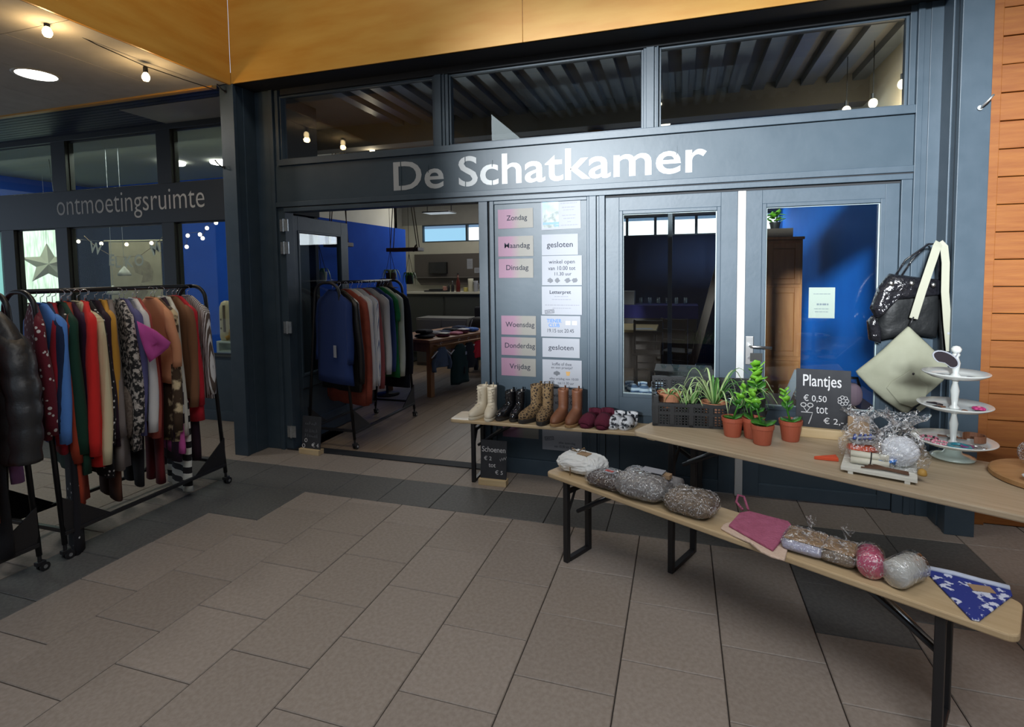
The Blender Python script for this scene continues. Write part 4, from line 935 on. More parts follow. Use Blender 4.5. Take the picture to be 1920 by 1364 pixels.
ct(b,'Plantjes',-.005,.235,.165,.075,bold=.006); ct(b,'\u20ac 0,50',-.035,.155,.10,.036); ct(b,'tot',-.005,.102,.05,.034); ct(b,'\u20ac 2,-',.045,.050,.085,.034)
g = G()
for k in range(7): a = 2*pi*k/7; g.tube([(.085+.016*cos(a)+.008*cos(2*pi*j/8),-.0046,.155+.016*sin(a)+.008*sin(2*pi*j/8)) for j in range(8)],.0014,4,closed=True)
g.build('chalk_flower',CHALK,b)
g = G()
for x in (-.085,-.055): g.tube([(x+.012*cos(2*pi*j/8),-.0046,.122+.010*sin(2*pi*j/8)) for j in range(8)],.0022,4,closed=True)
g.tube([(-.085,-.0046,.112),(-.07,-.0046,.088)],.0015,4); g.tube([(-.055,-.0046,.112),(-.07,-.0046,.088)],.0015,4)
g.tube([(-.095,-.0046,.086),(-.045,-.0046,.086),(-.052,-.0046,.06),(-.062,-.0046,.03)],.002,4); g.build('chalk_drawing',CHALK,b)
t, b = chalkboard('chalkboard about shoes standing under the shoe bench end',(-1.336,3.68,0),radians(1),.205,.30)
ct(b,'Schoenen',0,.232,.185,.04); ct(b,'\u20ac 2',-.045,.165,.06,.03); ct(b,'tot',-.01,.113,.055,.026); ct(b,'\u20ac 5',.045,.065,.06,.03)
g = G(); 
for k in range(3): g.tube([(.05+.018*k,-.0046,.165+.006*k),(.056+.018*k,-.0046,.150+.006*k),(.066+.018*k,-.0046,.175+.006*k)],.0014,4)
g.build('chalk_drawing',CHALK,b)
t, b = chalkboard('chalkboard leaning by the hinges of the open shop door',(-3.135,3.90,0),radians(-3),.205,.30)
g = G(); rr = random.Random(4)
for r_, z in enumerate((.225,.16,.115)):
    x = -.07
    while x < .06: g.tube([(x,-.0046,z),(x+.006,-.0046,z+rr.uniform(.01,.03)),(x+.012,-.0046,z+rr.uniform(-.004,.01))],.0013,4); x += rr.uniform(.016,.03)
g.build('chalk_scribble',mat('faded_chalk',(.20,.21,.24),.9),b)
ct(b,'\u20ac 4',.05,.05,.07,.04); 
g = G()
for x, z, r_ in ((-.055,.085,.013),(-.078,.035,.014),(.02,.05,.008)): g.tube([(x+r_*cos(2*pi*j/9),-.0046,z+r_*1.2*sin(2*pi*j/9)) for j in range(9)],.003,5,closed=True)
g.build('chalk_drawing',CHALK,b)
# white slatted board with gift bags
WW = mat('whitewashed_wood',(.62,.62,.56),.7,(.70,.70,.65),sc=3,st=(1,14,14),bump=.15,bsc=20)
t = thing('slatted_board','whitewashed slatted board under the gift bags on the table','board',(.785,2.475,TZ),radians(-19))
for k in range(4): G().box((-.125,-.125+.0635*k,.010),(.125,-.125+.0635*k+.060,.026)).build('slat',WW,t,bevel=.002)
for x in (-.10,.085): G().box((x,-.125,0),(x+.018,.125,.010)).build('bearer',WW,t)
SZ = TZ+.0265
def giftbag(label, loc, rz, w, d, h, seed):
    t = thing('gift_bag',label,'gift bag',loc,rz)
    rn = random.Random(seed); rs = []
    for i in range(20):
        q = i/19; r = (1.0+.08*sin(3*q*pi))*(1-.02*q) if q < .55 else (1-.72*((q-.55)/.25) if q < .8 else .28+1.0*((q-.8)/.2)*.75)
        rs.append([(w/2*r*math.copysign(abs(cos(a))**.8,cos(a))+.012*sin(5*a+7*q+seed), d/2*r*math.copysign(abs(sin(a))**.8,sin(a))+.010*cos(4*a+5*q), h*q+(.012*sin(6*a+seed) if q > .95 else 0)) for a in [2*pi*k/34 for k in range(34)]])
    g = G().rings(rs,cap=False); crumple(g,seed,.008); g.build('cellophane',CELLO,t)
    return t
ORG = mat('orange_red_felt',(.62,.085,.030),.9); BLU = mat('royal_blue_ribbon',(.03,.07,.36),.5); SKY = mat('sky_blue_bow',(.06,.26,.75),.5); FLUFF = mat('white_fluff',(.70,.73,.80),.95,bump=.9,bsc=70); WOODS = mat('twig_bark',(.12,.06,.035),.8); YEL = mat('ochre_bead',(.42,.24,.05),.6)
t = giftbag('clear gift bag with orange and blue felt on the slatted board left half',(.735,2.525,SZ),radians(10),.135,.12,.20,3)
G().pillow(.10,.08,.035,w=.03,seed=2,z0=.022).build('felt_piece',ORG,t,smooth=True); G().pillow(.09,.06,.02,w=.04,seed=5,z0=.060).build('felt_piece',KNITG,t,smooth=True)
g = G()
for k in range(4): g.tube([(-.04+.02*k,-.02,.085),(-.03+.02*k,-.01,.10),(-.02+.02*k,.0,.085)],.006,6)
g.build('ribbon',BLU,t,smooth=True); G().tube([(-.03,-.02,.09),(.045,-.015,.095)],.005,6).build('stick',WHITEP,t); G().box((-.045,.02,.09),(.04,.026,.17)).build('card',KRAFT,t)
t = thing('felt_point','orange red felt point lying left of the gift bags','felt',(.615,2.545,TZ),radians(15)); G().prism([(-.06,.0),(.03,-.03),(.045,.02)],0,.016,'z').build('felt',ORG,t,bevel=.003)
t = giftbag('clear gift bag full of white fluff on the slatted board right half',(.852,2.455,SZ),radians(-12),.16,.14,.21,8)
G().blob((.0,.0,.062),(.066,.058,.06),16,10,.06,4).build('fluff',FLUFF,t,smooth=True)
t = thing('cream_felt_roll','pair of cream felt rolls tied with black string on the slatted board','felt roll',(.735,2.42,SZ),radians(-14))
for k in range(2): G().tube([(-.065,.02-.012*k,.016+.022*(1-k)),(.065,.015-.012*k,.016+.022*(1-k))],.016,10,r2=.013).build('roll',mat('cream_felt',(.62,.60,.50),.9),t,smooth=True)
G().tube([(.0,-.012,.004),(.004,-.006,.03),(.006,.01,.056)],.0025,6).build('string',BLACKM,t)
t = thing('twig_bundle','brown twigs lying along the front of the slatted board','twigs',(.775,2.375,SZ),radians(-16)); g = G()
for k in range(4): g.tube([(-.08+.012*k,.012*k-.01,.005+.003*k),(.0,.006*k-.002,.009),(.075,.010*k-.016,.006)],.003,6)
g.build('twig',WOODS,t,smooth=True)
t = thing('blue_bow','bright blue bow in front of the fluff bag','bow',(.795,2.42,SZ),radians(-10)); G().tube([(-.022,0,.02),(-.034,0,.034),(-.006,0,.024),(.006,0,.024),(.03,0,.034),(.022,0,.018)],.010,8,r2=.006).build('loops',SKY,t,smooth=True); G().blob((0,0,.022),(.010,.009,.010),10,6).build('knot',SKY,t,smooth=True)
t = thing('ochre_charm','small ochre wooden charm at the board right corner','charm',(.895,2.365,SZ),0); G().lathe([(.014,0),(.016,.006),(.013,.02),(.004,.026)],n=12).build('charm',YEL,t,smooth=True)
# cake stand with jewellery
PORC = mat('white_porcelain',(.60,.63,.62),.25,coat=.4); CX_, CY_ = 1.13, 2.70
t = thing('cake_stand','three-tier white porcelain cake stand with jewellery on the table','cake stand',(CX_,CY_,TZ),radians(20))
G().lathe([(.062,0),(.078,.004),(.080,.010),(.060,.018),(.034,.026),(.026,.050),(.022,.058)],n=32).build('foot',mat('pale_glass_foot',(.55,.66,.62),.15,coat=.5),t,smooth=True)
for z, r, nm in ((.060,.150,'plate'),(.212,.132,'plate'),(.350,.118,'plate')):
    G().lathe([(.02,z),(r*.62,z+.002),(r*.75,z+.006),(r*.96,z+.020),(r,z+.025),(r*.985,z+.028),(r*.74,z+.012),(r*.60,z+.007),(.01,z+.006)],n=44).build(nm,PORC,t,smooth=True)
for z0, h in ((.066,.146),(.218,.132),(.356,.10)):
    G().lathe([(.017,z0),(.019,z0+.006),(.010,z0+.016),(.013,z0+h*.35),(.016,z0+h*.6),(.009,z0+h*.86),(.014,z0+h*.93),(.013,z0+h)],n=16).build('stem',PORC,t,smooth=True)
G().lathe([(.010,.456),(.017,.466),(.019,.476),(.012,.487),(.002,.490)],n=16).build('finial',PORC,t,smooth=True)
def jewel(name, label, cat, z, r, az, fn):
    o = fn(); place(o,(CX_+r*cos(az),CY_+r*sin(az),TZ+z),az); tag(o,label,cat); return o
def ringo(R_, r, m, n=20, name='bracelet', flat=1): return G().tube([(R_*cos(2*pi*k/n),R_*flat*sin(2*pi*k/n),r) for k in range(n)],r,6,closed=True).build(name,m,None,smooth=True)
def beads(R_, rb, n, ms, name='bead_bracelet'):
    t = bpy.data.objects.new(name,None); COL.objects.link(t)
    for k in range(n):
        o = G().blob((R_*cos(2*pi*k/n),R_*sin(2*pi*k/n),rb),(rb,rb,rb),8,5).build('bead',ms[k%len(ms)],t,smooth=True)
    return t
ROSE = mat('rose_bead',(.55,.16,.24),.4); DKJ = mat('dark_jewel',(.02,.015,.02),.25); TEAL = mat('teal_bead',(.03,.20,.26),.3); PURP = mat('purple_bead',(.20,.03,.16),.35); SILV = mat('silver_jewel',(.7,.7,.7),.25,metal=1); LEATH = mat('brown_leather_cuff',(.17,.065,.03),.55,bump=.2,bsc=60)
FM = mat('fuchsia_petal',(.45,.03,.16),.6)
jewel('bead_bracelet','pink bead bracelet on the bottom plate left side','bracelet',.0725,.085,radians(170),lambda: beads(.030,.0058,18,[ROSE,ROSE,DKJ]))
jewel('bead_bracelet','pale pink bead bracelet lying by the first on the bottom plate','bracelet',.0735,.080,radians(215),lambda: beads(.026,.005,18,[mat('pale_pink_bead',(.62,.36,.40),.4),ROSE]))
jewel('bracelet','teal and purple bangle at the front of the bottom plate','bracelet',.0705,.085,radians(262),lambda: ringo(.036,.007,TEAL))
jewel('bracelet','small purple bangle inside the teal one','bracelet',.0715,.075,radians(285),lambda: ringo(.018,.005,PURP))
jewel('bracelet','silver chain at front right of the bottom plate','bracelet',.0715,.095,radians(312),lambda: ringo(.024,.003,SILV,flat=.5))
def cuff():
    P=[]; rs=[]
    for i in range(15):
        a = radians(-130+260*i/14); rs.append([(.040*cos(a)*k,.040*sin(a)*k,z) for k,z in ((1,0),(1,.030),(.92,.030),(.92,0))])
    return G().rings(rs).build('cuff_bracelet',LEATH,None,smooth=False,bevel=.002)
jewel('cuff_bracelet','brown leather cuff at the right of the bottom plate','bracelet',.0745,.088,radians(15),cuff)
def watch():
    t = bpy.data.objects.new('wrist_watch',None); COL.objects.link(t)
    G().lathe([(.018,0),(.020,.004),(.019,.008),(.015,.009)],n=20).build('case',SILV,t,smooth=True); G().box((-.011,-.05,0),(.011,-.018,.003)).build('strap',LEATH,t); G().box((-.011,.018,0),(.011,.05,.003)).build('strap',LEATH,t); G().lathe([(.014,.0085),(.001,.0092)],n=16,cap=False).build('dial',DKJ,t)
    return t
jewel('wrist_watch','round silver watch at the back of the bottom plate','watch',.0715,.078,radians(70),watch)
def flower():
    t = bpy.data.objects.new('flower_brooch',None); COL.objects.link(t)
    for k in range(6): a = 2*pi*k/6; G().blob((.013*cos(a),.013*sin(a),.010),(.011,.010,.008),8,6).build('petal',FM,t,smooth=True)
    G().blob((0,0,.016),(.008,.008,.006),8,6).build('centre',ROSE,t,smooth=True); return t
jewel('flower_brooch','fuchsia flower brooch on the middle plate right side','brooch',.222,.080,radians(330),flower)
def clip(m):
    t = bpy.data.objects.new('hair_clip',None); COL.objects.link(t)
    G().tube([(-.03,0,.004),(0,.004,.010),(.03,0,.004)],.005,6,r2=.003).build('clip_bar',m,t,smooth=True); G().tube([(-.03,.002,.004),(.03,-.004,.004)],.003,6).build('clip_arm',m,t); return t
jewel('hair_clip','dark hair clip at the back left of the middle plate','hair clip',.2215,.07,radians(140),lambda: clip(DKJ))
jewel('hair_clip','brown hair clip left of the stem on the middle plate','hair clip',.2205,.066,radians(190),lambda: clip(LEATH))
jewel('bracelet','black chain link bracelet at the left of the middle plate','bracelet',.2235,.088,radians(205),lambda: ringo(.016,.005,DKJ,flat=.7))
jewel('bracelet','black chain in front of the flower brooch','bracelet',.2245,.098,radians(305),lambda: ringo(.015,.004,DKJ,flat=.6))
jewel('pebble','brown polished pebble at the front of the middle plate','pebble',.2205,.075,radians(275),lambda: G().blob((0,0,.006),(.017,.011,.006),12,8).build('pebble',LEATH,None,smooth=True))
jewel('bracelet','grey chain bracelet at the left of the top plate','bracelet',.3585,.060,radians(185),lambda: ringo(.017,.004,mat('gunmetal',(.12,.12,.14),.3,metal=.8),flat=.8))
jewel('bracelet','black bangle at the front right of the top plate','bracelet',.3585,.066,radians(310),lambda: ringo(.022,.004,DKJ,flat=.5))
jewel('ring','thin silver ring near the stem of the top plate','ring',.357,.045,radians(240),lambda: ringo(.010,.002,SILV,name='ring'))
t = thing('palette_badge','black and white palette-shaped badge hanging from the cake stand knob','badge',(CX_-.052,CY_-.035,TZ+.435),radians(-8))
P = [(.046*cos(a)*(1-.3*max(0,cos(a+1.9))**8), .026*sin(a)*(1-.5*max(0,cos(a+1.4))**8)) for a in [2*pi*k/22 for k in range(22)]]
g = G(); g.M = Matrix.Rotation(radians(32),4,'Y'); g.prism([(x*1.12,z*1.2) for x,z in P],-.002,.002,'y'); g.build('rim',WHITEP,t)
g = G(); g.M = Matrix.Rotation(radians(32),4,'Y'); g.prism(P,-.0032,.0032,'y'); g.build('face',DKJ,t)
G().tube([(.03,0,.0),(.045,.02,.02),(.052,.035,.035)],.002,5).build('cord',WHITEP,t)
# round wooden board at the right edge
t = thing('round_board','round wooden serving board at the right edge of the table','board',(1.375,2.50,TZ),0)
G().lathe([(.185,0),(.192,.004),(.192,.020),(.186,.024),(.001,.024)],n=48).build('board',mat('oak_board',(.36,.19,.075),.5,(.44,.25,.11),sc=4,st=(1,10,1)),t)
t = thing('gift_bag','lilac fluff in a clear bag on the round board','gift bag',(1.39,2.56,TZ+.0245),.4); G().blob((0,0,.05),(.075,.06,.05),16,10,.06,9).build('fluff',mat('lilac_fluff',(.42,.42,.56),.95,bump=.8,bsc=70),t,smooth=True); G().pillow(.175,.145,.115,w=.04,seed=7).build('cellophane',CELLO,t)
t = thing('shell_dish','small white shell at the left of the round board','shell',(1.262,2.42,TZ+.0245),.5); G().rings([[(.03*cos(a)*q*1.2,.022*sin(a)*q,z) for a in [2*pi*k/16 for k in range(16)]] for q,z in ((.45,0),(.8,.010),(1.0,.020),(.92,.020),(.7,.011),(.3,.004))]).build('shell',PORC,t,smooth=True)
t = thing('bead_bracelet','dark blue and silver beads on the round board','bracelet',(1.335,2.445,TZ+.0245),0)
for k in range(14): G().blob((.035*cos(2*pi*k/14),.026*sin(2*pi*k/14),.007),(.007,.007,.007),8,5).build('bead',[BLU,SILV][k%2],t,smooth=True)

# ================================================================== BAGS ON THE RIGHT PILLAR
SEQ = mat('black_sequin',(.006,.006,.008),.14,(.014,.014,.018),sc=40,coat=.2,spec=.5,bump=1.0,bsc=30); NYL = mat('black_nylon',(.010,.011,.012),.5,bump=.6,bsc=18,spec=.22); CANV = mat('sage_canvas',(.235,.24,.175),.85,(.285,.292,.22),sc=6,bump=.5,bsc=9)
HK = (1.455,3.80,1.715)
t = thing('coat_hook','small metal hook on the right pillar holding the bags','hook',(0,0,0)); G().tube([(1.475,3.93,1.73),(1.463,3.84,1.735),(1.458,3.79,1.722),(1.456,3.765,1.735),(1.456,3.76,1.75)],.006,8).build('hook',GALV,t,smooth=True)
def wallbag(t, name, m, out, y0, th, puff=.02, seed=1):
    """bag outline in XZ turned into a padded body"""
    cx = sum(p[0] for p in out)/len(out); cz = sum(p[1] for p in out)/len(out); rs = []; rn = random.Random(seed); ph = [rn.random()*6 for _ in range(3)]
    for q, d in ((.04,.0),(.25,.004),(.5,.012),(.75,.04),(.9,.13),(.97,.28),(1.0,.5),(.97,.74),(.9,.88),(.5,.98),(.04,1.0)):
        row = []
        for x,z in out:
            X, Z = cx+(x-cx)*q, cz+(z-cz)*q; row.append((X, y0-th*(1-d)+(.0045*sin(24*X+ph[0]+13*Z)+.0035*sin(33*Z+ph[1]-9*X))*(1-d), Z))
        rs.append(row)
    return G().rings([r[::-1] for r in rs]).build(name,m,t,smooth=True)
def dense(P, k=4): return [tuple(a+(b-a)*i/k for a,b in zip(P[j],P[(j+1)%len(P)])) for j in range(len(P)) for i in range(k)]
t = thing('shoulder_bag','shiny black sequined shoulder bag hanging on the right pillar','bag',(0,0,0))
wallbag(t,'body',NYL,dense([(1.205,1.14),(1.175,1.22),(1.215,1.40),(1.28,1.48),(1.50,1.46),(1.51,1.30),(1.50,1.16),(1.36,1.18)]),3.90,.11,seed=3)
wallbag(t,'sequin_top',SEQ,dense([(1.135,1.34),(1.175,1.47),(1.235,1.56),(1.36,1.54),(1.505,1.52),(1.51,1.43),(1.36,1.41),(1.22,1.39),(1.165,1.28)]),3.87,.12,seed=5)
wallbag(t,'side_frill',SEQ,dense([(1.145,1.14),(1.13,1.26),(1.16,1.30),(1.20,1.22),(1.20,1.12)]),3.88,.09,seed=6)
g = G()
for x0,x1,dy in ((1.26,1.495,0),(1.30,1.505,.02)): g.tube([(x0,3.80+dy,1.54),(x0+.05,3.79+dy,1.64),(1.425,3.785+dy,1.735),(1.465,3.785+dy,1.735),(x1-.01,3.79+dy,1.62),(x1,3.80+dy,1.52)],.011,8,r2=.006)
g.build('handle',SEQ,t,smooth=True)
G().tube([(1.495,3.80,1.40),(1.505,3.79,1.20),(1.512,3.785,1.07),(1.50,3.785,.98)],[.018,.020,.024,.010],8,r2=.008).build('tassel',NYL,t,smooth=True)
for x,z in ((1.225,1.50),(1.33,1.50),(1.44,1.49)): G().blob((x,3.74,z),(.016,.010,.016),10,6).build('metal_ring',SILV,t,smooth=True)
t = thing('canvas_pouch','sage green canvas pouch hanging corner-up in front of the black bag','bag',(0,0,0))
wallbag(t,'body',CANV,dense([(1.315,1.245),(1.19,1.10),(1.045,.955),(1.055,.935),(1.12,.86),(1.20,.785),(1.295,.715),(1.325,.715),(1.40,.80),(1.50,.92),(1.545,1.0),(1.52,1.025),(1.42,1.135)],3),3.76,.055,seed=8)
g = G(); g.prism([(1.36,.75),(1.425,.815),(1.445,.797),(1.38,.730)],3.705,3.712,'y'); g.build('tab',CANV,t)
G().tube([(1.315,3.72,1.24),(1.335,3.72,1.30)],.009,8,r2=.005).build('clip',BLACKM,t,smooth=True)
STR = mat('cream_strap',(.32,.32,.255),.8)
def ribbon(pts, w, th):
    rs = []
    for i, (x,y,z) in enumerate(pts):
        x0,_,z0 = pts[max(i-1,0)]; x1,_,z1 = pts[min(i+1,len(pts)-1)]; L_ = math.hypot(x1-x0,z1-z0) or 1; nx, nz = -(z1-z0)/L_, (x1-x0)/L_
        rs.append([(x-nx*w/2,y,z-nz*w/2),(x+nx*w/2,y,z+nz*w/2),(x+nx*w/2,y+th,z+nz*w/2),(x-nx*w/2,y+th,z-nz*w/2)])
    return G().rings(rs)
ribbon([(1.335,3.715,1.29),(1.375,3.715,1.46),(1.425,3.71,1.66),(1.440,3.715,1.715),(1.458,3.73,1.742)],.044,.004).build('strap',STR,t,smooth=False,bevel=.001)
ribbon([(1.458,3.732,1.742),(1.478,3.72,1.715),(1.487,3.715,1.62),(1.487,3.71,1.45),(1.505,3.71,1.25),(1.522,3.71,1.10)],.040,.004).build('strap',STR,t,smooth=False,bevel=.001)
g = G(); g.prism([(1.20,.865),(1.225,.905),(1.325,.985),(1.415,.885),(1.40,.80),(1.335,.755),(1.27,.775)],3.694,3.704,'y'); g.build('pocket',CANV,t,bevel=.004)
G().blob((1.335,3.692,.96),(.007,.004,.007),10,6).build('button',DKJ,t,smooth=True)
G().blob((1.512,3.715,1.205),(.018,.006,.014),10,6).build('buckle',WHITEP,t,smooth=True); G().blob((1.532,3.715,1.03),(.020,.008,.016),10,6).build('buckle',WHITEP,t,smooth=True)

# ================================================================== OPENING HOURS ON THE SIDE PANEL
PY = 3.9465
PINKG = mat('pink_grey_print',(.235,.12,.185),.55,(.19,.182,.163),kind='gradx',lo=.36,hi=.62,st=(3.4,1,1))
PINKG.node_tree.nodes['Mapping'].inputs['Location'].default_value = (.5,0,0)
def paper(label, x0, z0, x1, z1, m=WHITEP, cat='notice', tilt=0, name='notice'):
    k = 1.0066; x0,x1 = x0*k,x1*k; z0,z1 = 1.6+(z0-1.6)*k,1.6+(z1-1.6)*k
    t = thing(name,label,cat,((x0+x1)/2,PY,(z0+z1)/2)); t.rotation_euler = (0,radians(tilt),0)
    w,h = x1-x0,z1-z0
    vs=[]; fs=[]; n=8
    for j in (0,1):
        for i in range(n+1): u=-w/2+w*i/n; vs += [(u,-.0022 if j==0 else .0002,-h/2),(u,-.0022 if j==0 else .0002,h/2)]
    G().box((-w/2,-.002,-h/2),(w/2,0,h/2)).build('sheet',m,t)
    return t,w,h
def pt(t, s_, x, z, w=None, h=None, m=INK, **k): return text(s_, m, t, (x,-.0024,z), width=w, height=h, ext=.0002, **k)
for day,x0,z0,x1,z1,wd in (('Zondag',-1.354,1.93,-1.073,2.077,.165),('Maandag',-1.355,1.715,-1.073,1.869,.205),('Dinsdag',-1.353,1.549,-1.075,1.696,.18),('Woensdag',-1.338,1.107,-1.058,1.255,.235),('Donderdag',-1.340,.946,-1.060,1.087,.245),('Vrijdag',-1.342,.784,-1.062,.923,.17)):
    t,w,h = paper('pink and grey day card reading %s' % day, x0,z0,x1,z1,PINKG,tilt=-.6 if day == 'Zondag' else 0)
    pt(t,day,.012,.0,wd,.052 if day[-1] == 'g' else .05,bold=.006)
paper('pink and grey day card half hidden below the shoe bench',-1.338,.295,-1.045,.44,PINKG)
t,w,h = paper('white notice with a photo of a church tower at the top',-1.008,1.91,-.708,2.136,tilt=-.8)
SKYP_ = mat('print_sky',(.16,.42,.80),.5,(.42,.62,.86),sc=6); PBLD = mat('print_building',(.16,.20,.20),.6,(.40,.44,.44),sc=26)
g = G(); g.box((-.140,-.0026,-.02),(-.016,-.002,.095)); g.build('photo_sky',SKYP_,t)
g = G(); g.box((-.140,-.0028,-.10),(-.016,-.002,-.02)); g.prism([(-.135,-.02),(-.12,.025),(-.113,.065),(-.106,.025),(-.095,.02),(-.085,-.0),(-.016,.03),(-.016,-.02)],-.0028,-.002,'y'); g.build('photo_building',PBLD,t)
g = G(); g.box((-.140,-.0031,-.075),(-.016,-.002,-.058)); g.box((-.05,-.0031,-.092),(-.016,-.002,-.078)); g.build('photo_canal',mat('print_blue',(.08,.20,.42),.5),t)
def lines(t, L_):
    g = G()
    for xa, xb, z, hh in L_:
        x = xa; rr = random.Random(int(xa*1e4+z*1e4))
        while x < xb: d = min(rr.uniform(.008,.026),xb-x); g.box((x,-.0025,z-hh/2),(x+d,-.0019,z+hh/2)); x += d+.004
    return g.build('small_print',mat('small_print_ink',(.22,.23,.27),.6),t)
lines(t,[(.0,.125,.078,.008),(.01,.11,.048,.008),(.02,.10,.028,.005),(.01,.115,-.012,.006),(.02,.11,-.035,.007),(.05,.075,-.06,.006),(.0,.13,-.085,.007)])
t,w,h = paper('white notice reading gesloten beside Maandag',-1.006,1.717,-.729,1.873); pt(t,'gesloten',0,-.005,.20,.055,bold=.004)
t,w,h = paper('white notice with Tuesday shop hours and four icons',-1.006,1.491,-.701,1.712); pt(t,'winkel open',0,.062,.20,.038); pt(t,'van 10.00 tot',0,.018,.21,.030); pt(t,'11.30 uur',.01,-.025,.13,.026)
for k,x in enumerate((-.09,-.035,.045,.10)): G().prism([(x+(.022-.003*(k==1))*cos(2*pi*j/12)*(1+.25*sin(3*j+k)), -.075+.018*sin(2*pi*j/12)*(1+.2*cos(2*j+k))) for j in range(12)],-.0026,-.002,'y').build('icon',mat('print_grey',(.10,.11,.13),.6),t)
def stamp(t,x,z,s=1):
    g = G(); g.M = Matrix.Translation((x,0,z)) @ Matrix.Rotation(radians(-7),4,'Y')
    for a,b in (((-.036*s,-.014*s),(.036*s,-.011*s)),((-.036*s,.011*s),(.036*s,.014*s)),((-.036*s,-.014*s),(-.033*s,.014*s)),((.033*s,-.014*s),(.036*s,.014*s))): g.box((a[0],-.0026,a[1]),(b[0],-.002,b[1]))
    g.build('stamp_frame',INK,t); pt(t,'GRATIS',x,z,.058*s,.015*s,bold=.01,roll=radians(7))
t,w,h = paper('white notice headed Letterpret with small print',-1.009,1.268,-.702,1.482); pt(t,'Letterpret',-.01,.06,.165,.036,bold=.01); lines(t,[(-.055,.05,.030,.006),(-.075,.075,.008,.006),(-.13,.135,-.035,.007),(-.07,.075,-.058,.006)]); stamp(t,-.095,-.085)
t,w,h = paper('white notice for the TIENER CLUB evening',-1.017,1.099,-.713,1.259); BL = mat('print_cobalt',(.03,.16,.50),.5); pt(t,'TIENER',-.05,.042,.115,.028,m=BL,bold=.02); pt(t,'CLUB',-.05,.008,.085,.028,m=BL,bold=.02); pt(t,'19.15 tot 20.45',0,-.033,.205,.028)
g = G(); g.box((.04,-.0024,.012),(.075,-.002,.042)); g.box((.09,-.0024,.012),(.125,-.002,.042)); g.build('pale_square',mat('pale_grey_print',(.60,.63,.67),.6),t)
t,w,h = paper('white notice reading gesloten beside Donderdag',-1.008,.942,-.720,1.088); pt(t,'gesloten',0,-.003,.195,.05,bold=.004)
t,w,h = paper('white notice inviting for coffee or tea on Friday',-1.009,.716,-.705,.923); pt(t,'koffie of thee',.0,.072,.15,.024); pt(t,'en een praatje?',.0,.042,.165,.024); pt(t,'elke vrijdag van 10.00',.015,-.044,.225,.022); pt(t,'tot 11.30 uur',.03,-.074,.125,.020); stamp(t,-.098,-.076)
g = G(); g.prism([(-.04+.026*cos(2*pi*j/12),.0+.017*sin(2*pi*j/12)*(1+.3*sin(3*j))) for j in range(12)],-.0026,-.002,'y'); g.build('cup_icon',mat('print_grey',(.10,.11,.13),.6),t)
g = G(); g.prism([(.03,.016),(.065,.016),(.058,-.016),(.036,-.016)],-.0026,-.002,'y'); g.build('mug_icon',mat('print_ochre',(.48,.28,.09),.6),t)
t,w,h = paper('white notice with Saturday shop hours behind the brown boots',-1.007,.463,-.702,.699); pt(t,'winkel open',.02,.065,.20,.040); pt(t,'van 10.00',.02,.015,.16,.032); pt(t,'tot 13 uur',.03,-.035,.15,.030)
t,w,h = paper('white notice below the shoe bench about Saturday',-1.015,.22,-.707,.44); stamp(t,-.10,-.02); pt(t,'elke zaterdag',.04,-.05,.13,.022); pt(t,'van 10.30 tot 12 uur',.03,-.078,.18,.02)
# ================================================================== LAMPS OF THE LEFT CEILING
BULB = glow('warm_bulb', (1.0,.74,.38), 14); BULBS = glow('small_warm_bulb', (1.0,.80,.55), 6); LED = glow('downlight_disc', (1.0,.96,.90), 9)
t = thing('ceiling_downlight','round bright downlight sunk in the low ceiling at top left','lamp',(-4.9,3.02,3.2))
G().lathe([(.13,-.003),(.135,-.005),(.15,-.006),(.155,0)],n=32,cap=False).build('ring',mat('white_lamp_ring',(.6,.58,.52),.5),t,smooth=True); G().lathe([(.13,-.003),(.001,-.003)],n=32,cap=False).build('diffuser',LED,t)
t = thing('string_light','cable with two hanging bulbs strung under the plywood edge','string light',(0,0,0))
CAB = mat('black_cable',(.012,.012,.012),.5)
A_, B_, C_, D_ = (-3.85,2.27,3.255),(-3.85,2.449,3.215),(-3.85,3.096,3.150),(-3.79,3.70,3.17)
G().tube([(-3.85,1.6,3.34),A_,(-3.85,2.45,3.232),(-3.85,2.75,3.19),(-3.85,3.096,3.168),(-3.83,3.4,3.17),D_],.0035,6).build('cable',CAB,t,smooth=True)
for y,z in ((2.449,3.225),(3.096,3.165)):
    s_ = G().lathe([(.013,-.045),(.016,-.042),(.016,-.005),(.010,.004)],(-3.85,y,z),14).build('socket',CAB,t,smooth=True)
    G().lathe([(.004,-.108),(.018,-.104),(.026,-.088),(.027,-.074),(.020,-.056),(.012,-.045)],(-3.85,y,z),16).build('bulb',BULB,t,smooth=True)
    lamp('bulb_light','POINT',(-3.85,y,z-.13),(0,0,0),3.2,(1.0,.66,.30),.03)
for (x,y,z,lab) in ((-3.70,3.685,3.15,'small metal eye hook at the top of the left pillar'),(-3.755,3.685,2.52,'dark metal hook halfway up the left pillar'),(1.61,3.685,2.49,'metal flag hook on the upper part of the right pillar')):
    t = thing('wall_hook',lab,'hook',(x,y,z))
    sgn = 1 if x > 0 else -1
    G().lathe([(.014,0),(.014,.004)],n=12).build('rosette',GALV if x > 0 else BLACKM,t).rotation_euler = (pi/2,0,0)
    G().tube([(0,0,0),(0,-.03,.004),(sgn*.022,-.045,.03),(sgn*.04,-.05,.055)],.006,8).build('arm',GALV if x > 0 else BLACKM,t,smooth=True)

